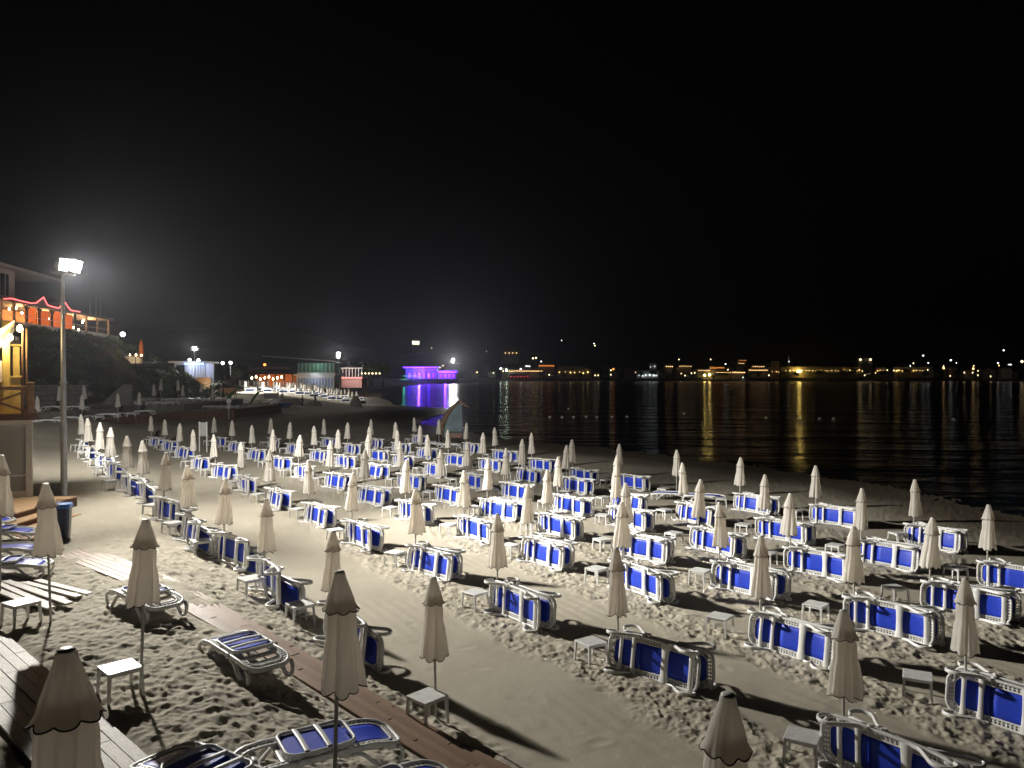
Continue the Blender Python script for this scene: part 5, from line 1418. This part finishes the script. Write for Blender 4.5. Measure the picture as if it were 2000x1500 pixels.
# ------------------------------------------------------------------ trees
def crown_mesh(seed, n, rx, rz, leaf):
    rg = R(seed); mb = MB()
    clumps = [(rg.gauss(0, rx * 0.45), rg.gauss(0, rx * 0.45), rg.uniform(-rz * 0.7, rz * 0.8), rg.uniform(0.3, 0.6) * rx) for _ in range(14)]
    for k in range(n):
        c = rg.choice(clumps); d = Vector((rg.gauss(0, 1), rg.gauss(0, 1), rg.gauss(0, 0.8))).normalized() * c[3] * rg.uniform(0.6, 1.05)
        p = Vector(c[:3]) + d
        a = Vector((rg.gauss(0, 1), rg.gauss(0, 1), rg.gauss(0, 1))).normalized() * leaf * rg.uniform(0.6, 1.3); b = a.orthogonal().normalized() * leaf * 0.45
        mb.add([p - a, p + b, p + a, p - b], [(0, 1, 2, 3)])
    return mb.mesh('crown', M['leaf'])
CR = [crown_mesh(k, 900, 2.0, 1.6, 0.32) for k in range(3)]
TRUNK = MB().tube([(0, 0, -0.5), (0.05, 0, 1.0), (-0.05, 0.05, 2.2), (0.05, 0, 3.4)], 0.2, 8, (0, 1, 0), scales=[1.2, 1, 0.8, 0.5]).beam((0, 0, 1.8), (0.9, 0.3, 3.2), 0.13, 0.13).beam((0, 0, 2.0), (-0.8, -0.2, 3.3), 0.12, 0.12).mesh('trunk', M['bark'])
def tree(x, y, z, s, k, label, group):
    t = thing('broadleaf_tree', label, 'tree', (x, y, z), k * 1.3, group); t.scale = (s, s, s)
    link('trunk', TRUNK, t); link('crown', CR[k % 3], t, (0, 0, 4.0))
    return t
for k, (x, y, s) in enumerate(((-83.5, 230, 1.0), (-88.0, 236, 1.1), (-93.0, 232, 1.2), (-97.5, 238, 1.0), (-79.5, 238, 1.0), (-86.0, 244, 1.3))):
    tree(x, y, 2.2, s, k, 'leafy tree right of the pavilion, %s of the clump' % nth(k + 1), 'trees right of the pavilion')
for k, (x, y, s) in enumerate(((-55.5, 300, 1.2), (-51.5, 306, 1.5), (-57, 312, 1.4), (-60, 305, 1.5))):
    tree(x, y, 2.2, s, k, 'dark tree between the red building and the purple club, %s of the clump' % nth(k + 1), 'dark trees before the club')
for k, (x, y, z, s) in enumerate(((-53.5, 112, 2.8, 0.62), (-51.2, 116, 1.8, 0.7), (-56.5, 112, 4.2, 0.55), (-49.2, 118, 1.2, 0.6))):
    tree(x, y, z, s, k, 'dark bushy tree on the slope above the terrace, %s of the clump' % nth(k + 1), 'bushy trees on the slope')
# palms in the pavilion's garden
fr = MB(); rg = R(31)
for k in range(16):
    a = k / 16 * 6.283 + rg.uniform(-.2, .2); up = rg.uniform(0.2, 1.1); ln = rg.uniform(1.3, 1.8)
    pts = []
    for q in range(6):
        t = q / 5; r_ = ln * t; zz = up * t * 1.2 - 1.1 * t * t
        pts.append((r_ * math.cos(a), r_ * math.sin(a), zz))
    for q in range(5):
        p0, p1 = Vector(pts[q]), Vector(pts[q + 1]); w = 0.30 * (1 - q / 6); sdv = Vector((-math.sin(a), math.cos(a), -0.25)) * w; sdv2 = Vector((math.sin(a), -math.cos(a), -0.25)) * w
        fr.add([p0, p1, p1 + sdv * 0.8, p0 + sdv], [(0, 1, 2, 3)]); fr.add([p0, p1, p1 + sdv2 * 0.8, p0 + sdv2], [(3, 2, 1, 0)])
FR = fr.mesh('crown', M['leaf'])
PT = MB().lathe([(0.16, -0.3), (0.13, 0.3), (0.10, 2.0)], 8).mesh('trunk', M['bark'], True)
for k, (x, y, s) in enumerate(((-54.6, 141, 1.0), (-52.2, 139, 1.1), (-56.6, 147, 1.15))):
    t = thing('palm_tree', '%s small palm in front of the pavilion garden wall' % ['first', 'second', 'third'][k], 'palm', (x, y, 1.9), k, 'palms by the pavilion'); t.scale = (s, s, s)
    link('trunk', PT, t); link('crown', FR, t, (0, 0, 2.0))

# ------------------------------------------------------------------ town across the bay
quay = MB().box(-20, 760, 978, 984, -3, 2.2)
qo = thing('quay', 'dark stone quay along the far shore', 'quay', (300, 980, 0))
for k in range(13):
    link('quay_block', MB().box(-320 + k * 60 + 0.3, -320 + (k + 1) * 60 - 0.3, -2, 4 + 8 * (k % 3), -3.5, 1.6 + 0.9 * (k % 2)).mesh('quay_block', M['stone']), qo)
GLOBE = {}
def lamp_globe(par, p, r, em):
    key = em
    if key not in GLOBE: GLOBE[key] = MB().lathe([(0.2, -0.95), (0.75, -0.6), (1, 0), (0.75, 0.6), (0.2, 0.95)], 8).mesh('lamp', M[em], True)
    return link('lamp', GLOBE[key], par, Vector(p) - Vector(par.location), scale=(r, r, r))
rg = R(404); houses = []
WIN = {}
def town_house(x, y, z, w, d, h, hip, lit, label, wm, rm):
    t = thing('town_house', label, 'house', (x, y, z), rg.uniform(-0.15, 0.15), 'houses of the town across the bay')
    link('wall', MB().box(-w / 2, w / 2, 0, d, -6, h).mesh('wall', wm), t)
    e = 0.8; rh = w * 0.22
    ro = MB().add([(-w / 2 - e, -e, h), (w / 2 + e, -e, h), (w / 2 + e, d + e, h), (-w / 2 - e, d + e, h), (-w / 2 * hip, d / 2, h + rh), (w / 2 * hip, d / 2, h + rh)],
                  [(0, 1, 5, 4), (1, 2, 5), (2, 3, 4, 5), (3, 0, 4), (3, 2, 1, 0)])
    link('roof', ro.mesh('roof', rm), t)
    n = max(2, int(w / 3.2)); fl = max(1, int(h / 3.1))
    for f in range(fl):
        for k in range(n):
            on = rg.random() < lit
            key = 'lit' if on else 'dark'
            if key not in WIN: WIN[key] = MB().box(-0.55, 0.55, -0.06, 0.0, -0.75, 0.75).mesh('window', M['e_window'] if on else M['pane'])
            link('window', WIN[key], t, (-w / 2 + (k + 0.5) * w / n, -0.02, h - 1.4 - f * 3.0))
    return t
spots = []
for k in range(64):
    x = -70 + k * 11.6 + rg.uniform(-3, 3); y = rg.choice([994, 1010, 1028, 1050]) + rg.uniform(-3, 3)
    spots.append((x, y))
spots += [(-131, 1048), (-95, 1060), (-2, 1040), (460, 1002)]
spots.sort(key=lambda p: p[0] / p[1])
WM = [M['wall'], mat('ochre_wall', (0.45, 0.33, 0.20), 0.85, rnd=0.2), mat('grey_wall', (0.30, 0.28, 0.26), 0.85, rnd=0.2)]
for i, (x, y) in enumerate(spots):
    hz = float(hill_height(np.array([x]), np.array([y]))[0])
    w = rg.uniform(8, 14); h = rg.choice([6.2, 6.2, 9.3, 9.3, 12.4]); lit = 0.15
    zz = hz + rg.uniform(2, 5)
    lab = 'dark tiled house, %s from the left among the town houses across the bay' % nth(i + 1)
    if (x, y) == (-131, 1048): zz, h, lit, w, lab = 45.0, 9.0, 0.0, 10, 'dark house on the hill with four bright tall windows above the bay'
    if (x, y) == (-2, 1040): zz, h, w, lab = 28.0, 11.0, 24, 'long house with a lit underside of its eaves on the hill'
    if (x, y) == (460, 1002): zz, h, w, lit, lab = 15.0, 14.0, 18, 0.0, 'house with two lamps under its flat eave beside the lit wall'
    t = town_house(x, y, zz, w, rg.uniform(8, 11), h, rg.uniform(0.2, 0.8), lit, lab, WM[i % 3], M['roof'])
    if (x, y) == (-131, 1048):
        for k in range(4): link('tall_window', MB().box(-0.85, 0.85, -0.2, -0.08, -2.4, 2.4).mesh('tall_window', M['e_yellow'] if False else emit('bright_window_%d' % k, (1.0, 0.85, 0.6), 3, 'NONE')), t, (-4.0 + k * 2.6, 0, 6.0 if k else 6.3))
    if (x, y) == (-2, 1040):
        for k in range(4): lamp_globe(t, Vector((-7 + k * 5, -0.6, 9.0)) + Vector(t.location), 0.5, 'e_warm')
    if (x, y) == (460, 1002):
        for k in (-1, 1): lamp_globe(t, Vector((k * 6.5, -0.9, 12.2)) + Vector(t.location), 1.3, 'e_window')
# walls lit from their foot by rows of lamps
amber = mat('amber_stone', (0.50, 0.40, 0.24), 0.9, var=(0.36, 0.28, 0.17), vscale=0.25, bump=0.5, bscale=0.6)
def lit_wall(label, x0, x1, z0, z1, n, em='e_warm', wm=None, r=0.55, slope=0.0, y=990):
    t = thing('lit_wall', label, 'wall', ((x0 + x1) / 2, y, z0 - 3), 0, 'lamp lit walls of the far shore')
    L = (x1 - x0) / 2; H = z1 - z0 + 3
    mb = MB().add([(-L, 0, -6), (L, 0, -6), (L, 0, H - slope), (L * 0.4, 0, H), (-L, 0, H), (-L, 2, -6), (L, 2, -6), (L, 2, H - slope), (L * 0.4, 2, H), (-L, 2, H)],
                  [(0, 1, 2, 3, 4), (9, 8, 7, 6, 5), (1, 6, 7, 2), (2, 7, 8, 3), (3, 8, 9, 4), (4, 9, 5, 0)])
    link('wall', mb.mesh('wall', wm or amber), t)
    for k in range(n):
        if n > 8 and rg.random() < 0.18: continue
        lamp_globe(t, (x0 + (k + 0.5) * (x1 - x0) / n + rg.uniform(-1.2, 1.2), y - 0.75, z0 + rg.uniform(-0.6, 0.9)), r * rg.uniform(0.55, 1.4), em)
    return t
lit_wall('sloping amber stone wall lit by seven lamps, left part of the far shore', 59, 101.6, 10.2, 18.4, 7, 'e_yellow', r=0.42, slope=4)
lit_wall('square amber tower wall lit from below on the far shore', 334, 344, 11.5, 25.0, 3, 'e_warm', r=0.4)
lit_wall('long amber wall lit by many lamps right of the lit tower', 346, 426, 12.6, 17.8, 19, 'e_yellow', r=0.34)
lit_wall('amber wall with scattered lamps left of the flat eaved house', 426, 452, 12.8, 17.4, 7, 'e_yellow', r=0.5)
lit_wall('short amber wall right of the flat eaved house', 469, 480, 12.6, 17.0, 3, 'e_warm', r=0.45)
lit_wall('isolated amber wall lit by eleven lamps at the right of the far shore', 492, 534, 12.4, 17.6, 11, 'e_yellow', r=0.42)
lit_wall('white waterside arcade lit by six lamps', 160, 189, 6.6, 13.0, 6, 'e_cool', M['white'], r=0.5)
lit_wall('small white lit block above the waterside arcade', 177, 186, 17.5, 22.0, 2, 'e_cool', M['white'], r=0.4)
mn = thing('white_obelisk', 'slim white floodlit tower above the long lit wall', 'tower', (359.4, 1000, 10))
link('shaft', MB().lathe([(1.1, -6), (1.0, 14), (1.25, 14.2), (0.8, 20), (0.5, 22)], 10).mesh('shaft', M['white'], True), mn)
lamp_globe(mn, (359.4, 998.2, 24.5), 0.5, 'e_cool')
for k in range(22):
    x = 40 + k * 25.5 + rg.uniform(-9, 9)
    tree(x, 986.5, rg.uniform(0.5, 5.0), rg.uniform(1.3, 2.4), k, 'dark tree along the far quay, %s from the left' % nth(k + 1), 'dark trees along the far quay')
STRIPS = [('long bright string of bulbs over a waterside restaurant', -4.6, 39.3, 10.6, 13.6, 'e_warm', 20), ('red glowing awning under the waterside restaurant', -3.3, 22.3, 2.8, 7.4, 'e_red', 6),
 ('orange lamp row over a far restaurant above the string of bulbs', 34.1, 54.4, 17.2, 20.5, 'e_orange', 9), ('cool white lamp row on a far restaurant front', 17.1, 23.6, 17.2, 19.8, 'e_cool', 3),
 ('row of warm lamps on a far terrace by a mast', 196.7, 206.6, 17.2, 19.2, 'e_warm', 4), ('row of pale lamps on a far terrace', 213.8, 230.8, 17.5, 19.2, 'e_warm', 6),
 ('row of warm lamps above the yellow floodlit quay', 238.1, 253.8, 12.0, 13.9, 'e_warm', 6), ('orange lamps along a terrace front on the far shore', 253.8, 272.2, 14.6, 17.9, 'e_orange', 7),
 ('long warm lamp row along the far quay', 261.0, 280.7, 9.7, 11.0, 'e_warm', 12), ('second long warm lamp row along the far quay', 282.0, 299.0, 9.3, 11.6, 'e_warm', 9),
 ('warm lit balcony row on a far house', 290.5, 301.0, 25.1, 26.4, 'e_orange', 5), ('pale lit balcony row on a far house', 289.9, 297.7, 21.1, 22.5, 'e_warm', 4),
 ('bright warm row of lamps beside the lit tower', 303.6, 327.9, 12.0, 14.6, 'e_warm', 10), ('upper pale row of lamps beside the lit tower', 308.2, 324.0, 16.9, 18.8, 'e_warm', 6)]
for (lab, x0, x1, z0, z1, em, n) in STRIPS:
    t = thing('lamp_row', lab, 'lamps', ((x0 + x1) / 2, 986, z0), 0, 'lamp rows of the far shore')
    L = (x1 - x0) / 2
    link('canopy', MB().box(-L, L, 0, 5, z1 - z0 + 0.6, z1 - z0 + 1.1).mesh('canopy', M['darkwood']), t)
    link('back_wall', MB().box(-L, L, 5, 5.4, -8, z1 - z0 + 0.6).mesh('back_wall', WM[2]), t)
    for k in range(n): lamp_globe(t, (x0 + (k + 0.5) * (x1 - x0) / n, 985.6, (z0 + z1) / 2 + rg.uniform(-0.3, 0.3)), min(0.55, (z1 - z0) * 0.26), em)
LAMPS = [(-14.4, 15.2, 'e_greenish', 1.3), (-7.2, 12.9, 'e_greenish', 1.7), (11.1, 14.6, 'e_cool', 1.3), (26.9, 28.4, 'e_window', 1.5), (30.8, 29.0, 'e_window', 1.5), (104.9, 47.4, 'e_cool', 0.8), (106.2, 44.7, 'e_window', 1.1), (63.6, 51.3, 'e_cool', 0.6), (129.8, 14.6, 'e_orange', 1.7), (213.8, 27.0, 'e_window', 1.0), (273.5, 21.1, 'e_cool', 1.0), (254.4, 27.0, 'e_window', 1.0), (246.6, 6.7, 'e_beacon', 2.0), (253.1, 7.4, 'e_beacon', 2.0), (366.6, 11.3, 'e_beacon', 2.6), (369.2, 12.0, 'e_beacon', 2.0), (526.6, 32.0, 'e_cool', 1.2), (533.2, 22.5, 'e_cool', 1.0), (514.1, 22.1, 'e_window', 1.0), (510.2, 18.8, 'e_cool', 0.7), (562.0, 26.1, 'e_cool', 1.4), (569.2, 22.5, 'e_cool', 0.7), (552.8, 18.5, 'e_window', 0.9), (552.8, 15.9, 'e_warm', 1.8), (591.5, 18.8, 'e_window', 0.9), (590.9, 15.2, 'e_warm', 1.8), (622.3, 22.5, 'e_cool', 1.1), (623.7, 19.2, 'e_warm', 1.0), (629.6, 38.8, 'e_cool', 1.2), (636.1, 20.5, 'e_cool', 0.7), (638.7, 20.5, 'e_cool', 1.1), (653.2, 24.4, 'e_window', 2.2), (-103.0, 41.5, 'e_window', 0.8), (-32.8, 37.5, 'e_cool', 0.5), (37.4, 24.4, 'e_cool', 1.0), (480.7, 13.3, 'e_window', 1.0), (489.2, 12.9, 'e_window', 1.0)]
LN = {'e_beacon': 'very bright yellow', 'e_greenish': 'greenish white', 'e_cool': 'cool white', 'e_window': 'warm white', 'e_warm': 'amber', 'e_orange': 'orange', 'e_yellow': 'bright yellow'}
lc = {}
for (x, z, em, r) in sorted(LAMPS):
    lc[em] = lc.get(em, 0) + 1
    t = thing('street_lamp', '%s street lamp across the bay, %s of its colour from the left' % (LN[em], nth(lc[em])), 'street lamp', (x, 985.5, max(1.0, z - 9)), 0, 'single lamps of the far shore')
    link('pole', MB().lathe([(0.12, -4), (0.08, z - t.location.z)], 6).mesh('pole', M['steel_dark']), t)
    lamp_globe(t, (x, 985.3, z), r * 0.72, em)
# small lit boat by the quay
mb_ = thing('moored_boat', 'small white lit boat moored by the far quay', 'boat', (293, 972, WATER))
link('hull', MB().sweep([(-5, 0, 0.9), (-3, 0, 0.6), (3, 0, 0.6), (5.5, 0, 1.3)], rsec(2.6, 1.8), (0, 1, 0), scales=[0.7, 1, 1, 0.2]).mesh('hull', M['white']), mb_)
link('cabin', MB().bbox(-2.5, 1.8, -1, 1, 1.4, 3.6, 0.1).mesh('cabin', M['white']), mb_)
lamp_globe(mb_, (291.5, 970.6, 4.2), 0.5, 'e_cool')

# ------------------------------------------------------------------ buoys
BU = MB().lathe([(0.05, -0.25), (0.18, -0.15), (0.22, 0.02), (0.17, 0.14), (0.07, 0.2), (0.03, 0.24)], 12).mesh('buoy', M['buoy'], True)
bp_ = [(5.6, 114), (7.4, 113.5), (9.1, 114), (11.1, 115), (12.6, 114), (14.9, 114.5), (17.2, 115), (28.0, 125), (37.0, 112), (41.5, 111), (44.0, 110), (46.0, 110), (10.5, 143), (62.0, 108)]
for k, (x, y) in enumerate(bp_):
    tag(link('buoy', BU, None, (x, y, WATER)), 'white float on the dark water, %s from the left' % nth(k + 1), 'buoy', 'bathing line floats')

# ------------------------------------------------------------------ haze added to give the lamps their glow: one closed box round everything
hz = MB().box(-760, 1160, -40, 1460, -6.0, 112.0).mesh('haze', bpy.data.materials.new('haze'))
hm = hz.materials[0]; hm.use_nodes = True
hn = hm.node_tree; hn.nodes.clear()
ho_ = hn.nodes.new('ShaderNodeOutputMaterial'); hv = hn.nodes.new('ShaderNodeVolumePrincipled')
hv.inputs['Color'].default_value = (0.85, 0.88, 1.0, 1); hv.inputs['Density'].default_value = 0.00012; hv.inputs['Anisotropy'].default_value = 0.80
hn.links.new(hv.outputs['Volume'], ho_.inputs['Volume'])
tag(link('haze', hz), 'thin added haze that makes the glow round the floodlights', 'haze', kind='stuff')
